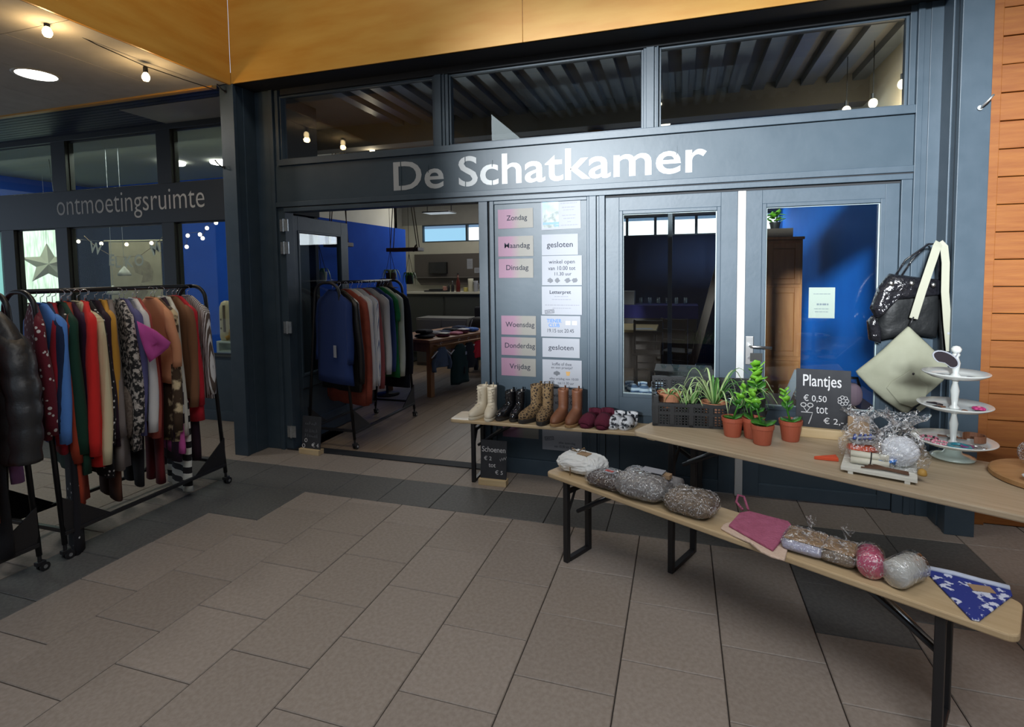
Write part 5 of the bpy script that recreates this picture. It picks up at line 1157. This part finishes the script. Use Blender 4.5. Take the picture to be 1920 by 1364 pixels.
# ================================================================== MEETING ROOM BEHIND THE LEFT GLASS
w = struct(bpy.data.objects.new('window_14',None)); COL.objects.link(w)
CURT = mat('backlit_curtain',(.50,.66,.50),.8,(.86,1.0,.86),sc=5,st=(1,9,1),emit=1.25,lo=.35,hi=.65)
G().box((-10.29,5.80,.9),(-10.27,6.60,2.42)).build('curtain',CURT,w)
for y0,y1 in ((5.76,5.81),(6.58,6.64)): G().box((-10.29,y0,.86),(-10.22,y1,2.46)).build('window_frame',FRD,w)
G().box((-10.29,5.76,2.42),(-10.22,6.64,2.48)).build('window_frame',FRD,w)
w = struct(bpy.data.objects.new('window_15',None)); COL.objects.link(w)
G().box((-10.29,5.30,.4),(-10.27,5.72,2.3)).build('pane',mat('cyan_glass_light',(.35,.80,.80),.4,emit=.55),w); G().box((-10.27,5.68,.4),(-10.22,5.74,2.34)).build('window_frame',FRD,w)
t = thing('paper_star','large folded white paper star hanging before the bright curtain','star',(-9.75,6.0,1.80),radians(62))
PAP = mat('cream_paper_star',(.80,.80,.62),.8)
g = G(); 
for k in range(5):
    a = pi/2+2*pi*k/5; a1, a2 = a-pi/5, a+pi/5; R_, r_ = .34, .15
    tip = (R_*cos(a),0,R_*sin(a)); l = (r_*cos(a1),0,r_*sin(a1)); r = (r_*cos(a2),0,r_*sin(a2)); c = (0,-.10,0); cb = (0,.10,0)
    g.add([tip,l,c,r,cb],[(0,1,2),(0,2,3),(0,4,1),(0,3,4)])
g.build('star',PAP,t); G().tube([(0,0,.33),(0,0,1.43)],.002,5).build('thread',WHITEP,t)
t = thing('wall_banner','beige cloth banner on a rod with a grey brown picture','banner',(-7.21,5.5,1.28))
BAN = mat('banner_cloth',(.30,.25,.16),.85,(.36,.30,.20),sc=5)
G().box((-.475,-.004,-.30),(.475,.004,.80)).build('cloth',BAN,t); G().tube([(-.56,0,.81),(.53,0,.79)],.012,8).build('rod',mat('banner_rod',(.42,.36,.22),.5),t)
BPR = mat('banner_print',(.20,.15,.095),.85,(.27,.22,.14),sc=14)
g = G(); g.prism([(-.05,.50),(.10,.56),(.26,.50),(.33,.38),(.30,.25),(.10,.22),(.14,.32),(.0,.36)],-.0055,-.004,'y'); g.prism([(-.06,.12),(.10,.20),(.22,.10),(.12,.0),(.0,.02)],-.0055,-.004,'y'); g.build('picture',BPR,t)
t = thing('word_garland','white hanging paper letters spelling WELKOM in a curve','garland',(0,4.95,0))
LW = mat('white_card_letter',(.62,.60,.54),.7)
for ch,x,z,rl in (('W',-7.15,1.955,-14),('E',-6.88,1.80,-4),('L',-6.775,1.775,4),('K',-6.59,1.775,4),('O',-6.42,1.79,8),('M',-6.145,1.93,24)):
    text(ch,LW,t,(x,0,z),height=.145,ext=.003,bold=.02,roll=radians(rl),name='letter')
G().tube([(-7.35,0.004,2.12),(-7.15,.004,1.97),(-6.88,.004,1.85),(-6.6,.004,1.83),(-6.40,.004,1.85),(-6.14,.004,1.98),(-5.95,.004,2.12)],.003,5).build('string',TWINE,t,smooth=True)
t = thing('string_light','string of small warm bulbs inside the meeting room window','string light',(0,5.2,0))
bp = [(-7.829,2.072),(-7.404,2.032),(-6.95,2.01),(-6.518,2.016),(-6.111,1.958),(-5.937,1.954),(-5.911,2.093),(-5.714,2.101),(-5.674,2.053),(-5.599,2.176),(-5.454,2.236)]
G().tube([(-8.3,0,3.22),(-8.2,0,2.3)]+[(x,0,z+.03) for x,z in bp],.003,5).build('cable',CAB,t,smooth=True)
for x,z in bp:
    G().blob((x,0,z),(.022,.022,.024),10,7).build('bulb',BULBS,t,smooth=True)
for k,(px,z,ln) in enumerate(((-6.93,1.42,1.81),(-6.72,1.66,1.57))):
    t = thing('hanging_ornament',['white shuttlecock-like ornament on a long thread by the rack rail','white bell ornament hanging left of the beige banner'][k],'ornament',(px,4.98,z))
    G().lathe([(.06,-.06),(.075,-.05),(.05,.0),(.02,.04),(.006,.06)],n=14).build('bell',LW,t,smooth=True); G().tube([(0,0,.06),(0,0,ln)],.002,5).build('thread',WHITEP,t)
for k,(x,y) in enumerate(((-6.9,5.9),(-6.25,6.1))):
    t = thing('ceiling_light',['oval white ceiling light in the meeting room, left one','long white ceiling light in the meeting room, right one'][k],'lamp',(x,y,3.2)); G().lathe([(.14,-.03),(.15,-.01),(.15,.008)],n=24).build('body',LED,t,smooth=True)
t = thing('window_shelf','white low shelf box on the right meeting room sill','shelf',(-4.98,4.68,.725)); 
SH = mat('white_shelf',(.50,.55,.54),.5); G().box((0,0,0),(.30,.20,.02)).build('board',SH,t); G().box((0,0,.11),(.30,.20,.13)).build('board',SH,t); G().box((0,0,.02),(.035,.20,.11)).build('side',SH,t); G().box((.27,0,.02),(.30,.20,.11)).build('side',SH,t)
t = thing('cushion_animal','tall cream upright plush with brown spots on the window shelf','plush toy',(-4.90,4.76,.8565)); CRP = mat('cream_plush',(.52,.44,.30),.9,bump=.4,bsc=60); g = G()
g.rings([[(.085*s_*math.copysign(abs(cos(a))**.7,cos(a)),.05*s_*sin(a),z) for a in [2*pi*k/18 for k in range(18)]] for s_,z in ((.9,0),(1.02,.04),(1.0,.30),(.95,.38),(.7,.43),(.25,.45))]); g.build('body',CRP,t,smooth=True); G().box((.0,-.056,.10),(.03,-.045,.40)).build('dark_slot',mat('brown_slot',(.12,.08,.05),.8),t,bevel=.003)
for z in (.14,.24): G().blob((-.035,-.05,z),(.012,.006,.012),8,6).build('spot',mat('brown_slot',(.12,.08,.05),.8),t)
t = thing('plush_bear','mustard yellow plush sitting beside the cream one','plush toy',(-4.78,4.76,.8565)); MUP = mat('mustard_plush',(.36,.19,.035),.9,bump=.5,bsc=70)
G().blob((0,0,.085),(.085,.06,.085),16,10,.03,2).build('body',MUP,t,smooth=True); G().blob((-.01,0,.20),(.06,.05,.06),14,9,.03,3).build('head',MUP,t,smooth=True)
for s_ in (-1,1): G().blob((s_*.04,0,.25),(.018,.012,.018),8,6).build('ear',MUP,t,smooth=True); G().tube([(s_*.05,-.02,.05),(s_*.085,-.06,.025)],[.028,.024],8).build('leg',MUP,t,smooth=True)

# ================================================================== INSIDE THE SHOP
OAK = mat('orange_oak',(.27,.115,.035),.45,(.34,.155,.055),sc=3,st=(1,10,1)); 
ta = radians(73.6)   # long axis of the table
t = thing('display_table','orange wooden table with folded clothes on top inside the shop','table',(-3.03,6.07,0),ta)
G().box((-.03,-.02,.70),(1.45,.85,.74)).build('top',OAK,t,bevel=.006)
for x in (0,1.36):
    for y in (0,.76): G().box((x,y,0),(x+.07,y+.07,.70)).build('leg',OAK,t,bevel=.004)
G().box((.07,.012,.58),(1.36,.04,.70)).build('apron',OAK,t); G().box((.012,.07,.58),(.04,.76,.70)).build('apron',OAK,t)
G().tube([(.06,-.06,.655),(1.40,-.06,.655)],.012,8).build('clothes_bar',OAK,t,smooth=True)
for x in (.08,1.38): G().box((x,-.065,.645),(x+.02,.012,.668)).build('bar_bracket',OAK,t)
M_ = Matrix.Translation((-3.03,6.07,0)) @ Matrix.Rotation(ta,4,'Z')
fc = [cloth('fold_black',(.014,.014,.017)),cloth('fold_navy',(.015,.022,.05)),cloth('fold_burgundy',(.09,.012,.025)),cloth('fold_grey',(.20,.20,.22)),cloth('fold_pink',(.42,.16,.22)),cloth('fold_white',(.50,.50,.48)),cloth('fold_blue',(.06,.12,.32))]
fl_ = ['black folded jeans at the near end of the wooden table','charcoal bundle lying on the near end of the wooden table','burgundy folded top near the table edge','white folded top at the table edge','grey folded jumper on the wooden table','navy folded jumper beside the grey one','pink folded top on the wooden table','dark red folded top behind the pink one','white folded vest near the table middle','black folded trousers at the table middle','blue folded shirt at the far end of the table','navy folded trousers at the far end of the table']
spots = [(.14,.22,0,.20,.05,0),(.16,.25,.05,.17,.06,0),(.36,.10,0,.14,.035,2),(.37,.09,.036,.12,.02,5),(.42,.34,0,.18,.06,3),(.60,.32,0,.18,.05,1),(.62,.10,0,.15,.04,4),(.78,.12,0,.15,.045,2),(.80,.11,.046,.13,.02,5),(.82,.36,0,.18,.06,0),(1.02,.14,0,.16,.06,6),(1.05,.38,0,.18,.07,1)]
for lab,(u,v,z,s_,h,ci) in zip(fl_,spots):
    p = M_ @ Vector((u,v,.7405+z)); t = thing('folded_garment',lab,'folded clothes',tuple(p),ta+rg.uniform(-.15,.15)); G().pillow(s_,s_*1.2,h,w=.03,seed=int(u*100),p=.35).build('cloth',fc[ci],t,smooth=True)
GS[0] = GS[1] = 1.0
kid = [('shirt','small grey blue child shirt on a white hanger at the table side',cloth('kid_greyblue',(.055,.075,.11)),.10,.30,.20,.13),('dress','dark green child dress with a small white tag at the table side',cloth('kid_green',(.006,.022,.020)),.46,.58,.0,.17),('cardigan','black child cardigan behind the green dress',cloth('kid_black',(.010,.010,.013)),.66,.40,.30,.13),('t_shirt','bright red child shirt on a white hanger by the post',cloth('kid_red',(.42,.012,.022)),.86,.28,.16,.13),('trousers_set','navy child top hanging last behind the post',cloth('kid_navy',(.010,.014,.035)),1.10,.46,.25,.13)]
for nm,lab,m,u,ln,sl,hw in kid:
    p = M_ @ Vector((u+.05,-.06,.685)); rz_ = ta
    garment(nm,lab,m,tuple(p),rz_,ln,sl,hw=hw,hem=hw*1.08,sleeve_w=.045,hk='white',hl='white child clothes hanger on the bar of the wooden table',hg='white hangers at the wooden table')
gd = [o for o in COL.objects if o.get('label','').startswith('dark green child')][0]
G().box((.06,-.05,-.20),(.09,-.045,-.16)).build('tag',WHITEP,gd)
# kitchen corner at the back
KG = mat('kitchen_grey_panel',(.10,.088,.080),.7); KT = mat('counter_top',(.52,.50,.42),.5); KD = mat('counter_dark_front',(.045,.05,.045),.6)
t = thing('kitchen_backsplash','dark grey wall panel with a cut-off corner above the counter','wall panel',(0,9.42,0)); G().prism([(-5.0,1.95),(-5.0,1.50),(-4.87,1.35),(-2.6,1.35),(-2.6,1.95)],0,.06,'y').build('panel',KG,t)
G().box((-5.0,-.10,1.49),(-2.8,0,1.505)).build('shelf_rail',mat('rail_grey',(.14,.13,.12),.5),t)
t = thing('kitchen_counter','long kitchen counter with a pale worktop at the shop back','counter',(0,0,0)); G().box((-5.0,8.86,1.20),(-1.8,9.41,1.235)).build('worktop',KT,t,bevel=.003); G().box((-4.95,8.92,0),(-1.85,9.41,1.20)).build('cabinet',KD,t)
for k in range(4): G().box((-4.9+.78*k,8.90,.1),(-4.16+.78*k,8.92,1.15)).build('door',KD,t,bevel=.004)
t = thing('microwave','black flat screen or oven mounted on the grey kitchen panel','screen',(-4.475,9.38,1.68)); G().box((-.185,-.03,-.11),(.185,.04,.11)).build('body',mat('screen_black',(.008,.008,.010),.25),t,bevel=.004); G().box((-.16,-.033,-.09),(.16,-.03,.09)).build('screen',mat('screen_glass',(.012,.012,.016),.1),t)
for (x,z,w_,h_,lab) in ((-3.83,1.75,.115,.19,'larger white paper pinned on the kitchen panel'),(-3.69,1.625,.10,.10,'smaller white paper pinned beside the larger one')):
    t = thing('notice',lab,'notice',(x,9.415,z)); G().box((-w_/2,-.002,-h_/2),(w_/2,0,h_/2)).build('sheet',WHITEP,t); lines(t,[(-w_*.3,w_*.3,h_*.2,.012),(-w_*.3,w_*.3,0,.012),(-w_*.3,w_*.3,-h_*.2,.012)])
CT = 1.2355
t = thing('baking_tray','black flat tray on the kitchen counter','tray',(-4.35,9.05,CT)); G().box((-.22,-.10,0),(.22,.10,.025)).build('tray',BLACKM,t,bevel=.006); G().box((-.13,-.08,.025),(.13,.08,.05)).build('lid',BLACKM,t,bevel=.006)
def bottle(lab,x,y,h,r,m,mc):
    t = thing('bottle',lab,'bottle',(x,y,CT)); G().lathe([(r*.95,0),(r,.01),(r,h*.55),(r*.4,h*.72),(r*.35,h*.95)],n=14).build('glass',m,t,smooth=True); G().lathe([(r*.42,h*.93),(r*.42,h)],n=10).build('cap',mc,t)
bottle('tall red brown bottle on the kitchen counter',-3.90,9.0,.34,.04,mat('red_brown_glass',(.09,.012,.006),.2),BLACKM); bottle('small black bottle left of the red brown one',-4.02,9.02,.20,.028,BLACKM,WHITEP); bottle('second small black bottle on the kitchen counter',-4.11,9.04,.16,.026,BLACKM,BLACKM)
for lab,x,h,r,m in (('pale yellow mug on the counter',-3.76,.08,.04,mat('yellow_mug',(.48,.42,.12),.5)),('tall cream jug on the counter near the post',-3.66,.24,.05,mat('cream_jug',(.58,.56,.44),.5)),('white carton on the counter by the post',-3.56,.20,.04,WHITEP),('pink jar on the counter',-4.18,.10,.035,mat('pink_jar',(.40,.20,.16),.5))):
    t = thing('kitchen_pot',lab,'pot',(x,9.02,CT)); G().lathe([(r*.9,0),(r,.01),(r*.95,h*.8),(r*1.02,h),(r*.9,h),(r*.85,.012),(.001,.01)],n=16).build('body',m,t,smooth=True); G().tube([(r*.9,0,h*.25),(r*1.5,0,h*.35),(r*1.5,0,h*.7),(r*.9,0,h*.8)],.006,6).build('handle',m,t,smooth=True)
t = thing('low_cupboard','grey low cupboard in front of the kitchen counter','cupboard',(-4.35,8.2,0)); G().box((0,0,0),(.95,.45,.82)).build('body',mat('grey_cupboard',(.16,.155,.14),.6),t,bevel=.005); G().box((.02,-.015,.05),(.465,0,.79)).build('door',mat('grey_cupboard',(.16,.155,.14),.6),t,bevel=.003); G().box((.485,-.015,.05),(.93,0,.79)).build('door',mat('grey_cupboard',(.16,.155,.14),.6),t,bevel=.003)
t = thing('black_armchair','black fabric chair with a bag standing behind the wooden table','chair',(-3.02,8.0,0)); G().box((-.26,-.25,.40),(.26,.25,.48)).build('seat',fc[0],t,bevel=.03,seg=3); G().box((-.25,.18,.48),(.25,.26,1.02)).build('backrest',fc[0],t,bevel=.03,seg=3)
for x in (-.23,.2):
    for y in (-.22,.2): G().box((x,y,0),(x+.03,y+.03,.40)).build('leg',BLACKM,t)
t = thing('backpack','dark backpack with grey straps hanging over the black chair','bag',(-2.98,7.66,.484)); G().pillow(.34,.16,.42,p=.5,seed=4).build('body',mat('backpack_black',(.012,.012,.014),.7,bump=.3),t,smooth=True)
for s_ in (-1,1): G().tube([(s_*.08,-.07,.38),(s_*.10,-.11,.28),(s_*.09,-.09,.10)],.014,8,r2=.005).build('strap',fc[3],t,smooth=True)
# swings, plants and basket hanging from the ceiling
ROPE = mat('dark_rope',(.05,.035,.022),.9); DWOOD = mat('dark_wood',(.055,.025,.014),.5,(.08,.035,.02),sc=4,st=(1,14,1))
t = thing('hanging_shelf','dark wooden plank hanging on ropes before the blue wall end','hanging shelf',(-3.57,6.5,1.915)); G().box((-.26,-.09,-.03),(.22,.09,.02)).build('plank',DWOOD,t,bevel=.006)
for x0,x1 in ((-.25,-.12),(-.20,-.08),(.17,-.02),(.20,.03)): G().tube([(x0,0,-.02),(x1,0,1.34)],.006,6).build('rope',ROPE,t)
G().tube([(.16,-.10,-.035),(.20,-.12,.03),(.21,-.10,.05)],.012,8).build('knot',ROPE,t,smooth=True)
t = thing('hanging_shelf','second plank swing seen through the open door glass','hanging shelf',(-4.0,5.6,1.95)); G().box((-.16,-.08,-.03),(.16,.08,.02)).build('plank',DWOOD,t,bevel=.006)
for x0,x1 in ((-.14,-.03),(.14,.05),(-.12,.02),(.12,.12)): G().tube([(x0,0,0),(x1,0,1.3)],.006,6).build('rope',ROPE,t)
def hangplant(lab,loc,pm,n,ln,lm,r=.07):
    t = thing('hanging_plant',lab,'plant',loc); G().lathe([(r*.7,-.12),(r*.9,-.10),(r,-.01),(r*1.03,0),(r*.9,0),(r*.8,-.03),(.001,-.03)],n=18).build('pot',pm,t,smooth=True)
    for k in range(3): a = 2*pi*k/3; G().tube([(r*cos(a),r*sin(a),0),(0,0,.30),(0,0,3.2-loc[2])],.003,5).build('cord',ROPE,t)
    for k in range(n): a = 2*pi*k/n+.3; strap_leaf(t,(.02*cos(a),.02*sin(a),-.02),a,ln,.10,.22,.016,lm)
hangplant('hanging plant with pale leaves below the plank swing',(-3.73,6.35,1.60),DWOOD,9,.16,SPID2)
hangplant('hanging plant in a dark round pot at the blue wall end',(-3.56,6.55,1.56),BLKPOT,7,.12,SUCCD,.06)
hangplant('hanging planter seen through the glass of the open door',(-4.05,5.3,1.62),mat('pale_planter',(.40,.38,.30),.7),8,.15,SUCCD,.08)
t = thing('hat','brown felt hat on the shop rack end','hat',(-3.68,6.1,1.40),.3); G().lathe([(.17,0),(.175,.006),(.11,.014),(.10,.05),(.085,.11),(.04,.125),(.001,.12)],n=24).build('hat',mat('brown_felt',(.045,.024,.016),.9),t,smooth=True)
t = thing('hat_stand','thin dark stand carrying the brown hat behind the shop rack','stand',(-3.68,6.1,0)); G().lathe([(.16,0),(.16,.015),(.02,.02),(.015,.04),(.012,1.35),(.02,1.395)],n=14).build('pole',BLACKM,t,smooth=True)
t = thing('ceiling_bracket','dark metal bracket frame hanging under the shop ceiling at the doorway top','bracket',(-3.54,7.5,2.52)); G().box((-.22,-.15,-.02),(.22,.15,.0)).build('frame',BLACKM,t,bevel=.004)
for x in (-.2,.2): G().tube([(x,0,0),(x,0,.74)],.008,6).build('rod',BLACKM,t)
for k,(x,y,z) in enumerate(((-3.889,5.5,3.143),(-3.432,5.5,3.015),(1.47,4.4,2.87),(1.353,4.6,2.81),(1.207,4.7,2.80))):
    t = thing('pendant_bulb',['single warm bulb in the left transom pane, left one','single warm bulb in the left transom pane, right one','warm bulb at the upper right corner of the right transom pane','warm bulb left of the corner bulb in the right pane','lowest warm bulb in the right transom pane'][k],'lamp',(x,y,z)); lamp('bulb_light','POINT',(x,y-.02,z-.06),(0,0,0),1.6,(1.0,.80,.55),.03); G().blob((0,0,0),(.030,.030,.034),12,8).build('bulb',BULBS,t,smooth=True); G().tube([(0,0,.03),(0,0,.07)],.014,8).build('socket',CAB,t); G().tube([(0,0,.07),(0,0,3.26-z)],.003,5).build('cable',CAB,t)
t = thing('pendant_lamp','blue grey cone pendant lamp with a wooden rim in the middle transom pane','lamp',(-.83,5.5,3.0)); G().lathe([(.085,0),(.065,.06),(.05,.18),(.02,.185)],n=24,cap=False).build('shade',mat('slate_lamp_shade',(.12,.16,.24),.5),t,smooth=True); G().lathe([(.087,-.015),(.09,-.01),(.088,.008),(.082,.0)],n=24).build('rim',OAK,t,smooth=True); G().tube([(0,0,.18),(0,0,.26)],.004,6).build('cable',CAB,t)
for k,(px,y,z) in enumerate(((-.16,5.6,3.06),(-.16,5.3,3.18))):
    t = thing('tube_lamp',['short tube lamp low in the right transom pane','short tube lamp high in the right transom pane'][k],'lamp',(px,y,z)); G().tube([(-.04,0,-.02),(.04,.10,.02)],.018,10).build('tube',glow('tube_glow',(1.0,.88,.68),3),t,smooth=True); G().tube([(0,.05,0),(0,.05,3.26-z)],.004,5).build('cable',CAB,t)
# seen through the closed left door: table, chairs, counter with glasses, leaning board
GOLD = mat('golden_tabletop',(.30,.20,.07),.5,(.37,.26,.10),sc=3); CHW = mat('dark_chair_wood',(.05,.028,.018),.45)
t = thing('side_table','golden topped wooden table behind the left door glass','table',(-.62,8.1,0)); G().box((-.40,-.45,.71),(.30,.45,.75)).build('top',GOLD,t,bevel=.006)
for x in (-.36,.22):
    for y in (-.41,.37): G().box((x,y,0),(x+.05,y+.05,.71)).build('leg',CHW,t)
p_ = thing('paper_sheet','white paper lying on the golden table','paper',(-.50,7.80,.7505),.3); G().box((-.12,-.08,0),(.12,.08,.002)).build('sheet',WHITEP,p_)
def chair(lab,loc,rz):
    t = thing('wooden_chair',lab,'chair',(*loc,0),rz); G().box((-.20,-.20,.43),(.20,.20,.46)).build('seat',CHW,t,bevel=.006)
    for x in (-.19,.16):
        G().box((x,-.19,0),(x+.03,-.16,.43)).build('leg',CHW,t); G().box((x,.16,0),(x+.03,.19,.92)).build('leg',CHW,t)
    for z in (.58,.72,.86): G().box((-.16,.165,z),(.16,.185,z+.05)).build('back_slat',CHW,t)
    for z in (.16,.26): G().box((-.16,-.18,z),(.16,-.165,z+.02)).build('stretcher',CHW,t)
chair('dark wooden chair tucked under the golden table',(-.42,7.55),radians(180)); chair('second dark wooden chair right of the golden table',(-.02,7.8),radians(160))
t = thing('bar_counter','counter with a royal blue cloth in the dark back of the shop','counter',(-1.0,8.75,0)); G().box((0,0,0),(1.25,.5,1.0)).build('body',CHW,t,bevel=.004); G().box((-.02,-.02,.82),(1.27,.52,1.03)).build('cloth',mat('indigo_cloth',(.012,.010,.11),.85),t,bevel=.004)
for k in range(6):
    t = thing('drinking_glass','clear drinking glass standing on the blue clothed counter','glass',(-.62+.14*k,8.95,1.031),0,'glasses on the blue clothed counter'); G().lathe([(.026,0),(.030,.004),(.034,.11),(.031,.11),(.027,.008),(.001,.008)],n=14).build('glass',CLEARP,t,smooth=True)
t = thing('carton_box','pale carton box on the left end of the blue counter','box',(-.86,8.95,1.031)); G().box((-.10,-.1,0),(.14,.12,.22)).build('box',mat('grey_carton',(.20,.19,.18),.8),t,bevel=.003)
t = thing('leaning_board','long brown board leaning in the dark behind the left door','board',(.02,7.3,0)); g = G(); g.M = Matrix.Rotation(radians(14),4,'Y'); g.box((.0,0,.012),(.10,.03,1.78)); g.build('board',mat('brown_board',(.045,.024,.014),.6,(.06,.032,.02),sc=3,st=(8,8,1)),t,bevel=.004)
t = thing('room_post','dark slim post in the middle of the left door glass','post',(-.12,6.6,0)); G().box((-.025,-.025,0),(.025,.025,3.02)).build('post',mat('grey_blue_post',(.06,.075,.10),.5),t)
t = thing('glass_showcase','low dark showcase with glassware behind the left door','showcase',(-.24,5.55,0)); G().box((0,0,0),(.55,.4,.55)).build('body',mat('showcase_dark',(.018,.020,.019),.5),t,bevel=.004); G().box((-.01,-.01,.55),(.56,.41,.57)).build('top',mat('showcase_dark',(.018,.020,.019),.5),t)
for k,(x,y,r) in enumerate(((.08,.12,.03),(.20,.10,.045),(.33,.14,.03),(.44,.12,.055))):
    t = thing('glass_bowl',['small glass cup at the left of the showcase top','round glass bowl on the showcase top','small glass cup right of the bowl','larger glass dish at the right of the showcase top'][k],'glassware',(-.24+x,5.55+y,.5705)); G().lathe([(r*.5,0),(r*.6,.004),(r,r*1.1),(r*.93,r*1.1),(r*.5,.008),(.001,.008)],n=16).build('bowl',CLEARP,t,smooth=True)
t = thing('window_bench','low bench inside the closed doors','bench',(-.50,4.06,0)); G().box((0,.02,.60),(1.80,.42,.63)).build('top',CHW,t,bevel=.003)
for x in (.05,1.70): G().box((x,.04,0),(x+.04,.40,.60)).build('leg',CHW,t)
PJ = mat('striped_sock',(.10,.16,.28),.9,c2=(.62,.68,.78),kind='stripes',sc=9)
for k,(x,y,rz_,lab) in enumerate(((-.36,4.20,.5,'leftmost blue and white striped slipper behind the door glass'),(-.27,4.19,.2,'middle blue and white striped slipper behind the door glass'),(-.17,4.20,-.3,'rightmost blue and white striped slipper behind the door glass'))):
    o = slipper(lab,PJ,(x,y),rz_,.07,ln=.17,wd=.075); o.location.z = .6305
# behind the right door: cabinet with box and plant, notice on the glass, books, purple bag
CAB_ = mat('cabinet_wood',(.34,.11,.022),.5,(.42,.155,.036),sc=3,st=(8,8,1),bump=.05)
t = thing('tall_cabinet','tall reddish wooden cabinet behind the right door glass','cabinet',(.92,6.6,0)); G().box((0,.02,0),(.385,.45,1.92)).build('body',CAB_,t,bevel=.004); G().box((-.01,0,1.92),(.40,.46,1.95)).build('cornice',CAB_,t,bevel=.004)
for z0,z1 in ((.60,1.38),(1.42,1.88)):
    d_ = G().frame(.02,z0,.365,z1,.06,0,.02).build('door',CAB_,t,bevel=.003); G().box((.08,.010,z0+.06),(.305,.02,z1-.06)).build('panel',CAB_,d_,bevel=.006)
G().box((.02,0,.06),(.365,.02,.55)).build('drawer_front',CAB_,t,bevel=.004)
t = thing('cardboard_box','brown cardboard box on top of the tall cabinet','box',(.93,6.65,1.9505)); G().box((0,0,0),(.28,.30,.10)).build('box',mat('brown_carton',(.16,.12,.09),.8),t,bevel=.003)
t = thing('trailing_plant','leafy green plant on the box above the cabinet','plant',(1.04,6.78,2.051)); pot(t,.045,.06,.08,BLKPOT)
for k in range(16): scallop(t,(.03*cos(k*2.4),.03*sin(k*2.4),.07+.008*k),k*2.4,rp.uniform(-.3,.9),.09,.06,SUCC)
t = thing('notice','pale notice taped inside the right door glass','notice',(.905,3.985,1.365)); G().box((-.078,-.001,-.103),(.078,.001,.103)).build('sheet',mat('cream_notice',(.50,.50,.44),.6),t); lines(t,[(-.05,.05,.06,.004),(-.03,.04,-.01,.012),(-.045,.045,-.04,.004),(-.04,.04,-.06,.004)])
bk = [('cream book lying on the stack behind the right door',(.58,.52,.38)),('white book second in the stack behind the right door',(.62,.62,.58)),('brown book low in the stack behind the right door',(.14,.07,.04))]
for k,(lab,c) in enumerate(bk[::-1]):
    t = thing('book',lab,'book',(.90,4.24,.6305+.034*k),.1*k); BM = mat('book_%d' % k,c,.7); G().box((-.09,-.065,0),(.09,.065,.004)).build('cover',BM,t); G().box((-.085,-.06,.004),(.085,.063,.028)).build('pages',WHITEP,t); G().box((-.09,-.065,.028),(.09,.065,.033)).build('cover',BM,t)
t = thing('wooden_figure','pale upright card leaning behind the right door','card',(.74,4.22,.6305),.4); g = G(); g.M = Matrix.Rotation(radians(24),4,'Y'); g.box((-.03,0,.02),(.03,.01,.24)); g.build('card',WHITEP,t)
t = thing('purple_bag','dusty purple bag with a dark handle behind the right door','bag',(1.14,4.20,.6305)); G().pillow(.15,.11,.16,seed=6).build('body',mat('dusty_purple',(.22,.13,.17),.9),t,smooth=True); G().tube([(-.06,0,.14),(-.04,-.02,.20),(.04,-.02,.20),(.06,0,.14)],.01,8).build('handle',BLACKM,t,smooth=True)
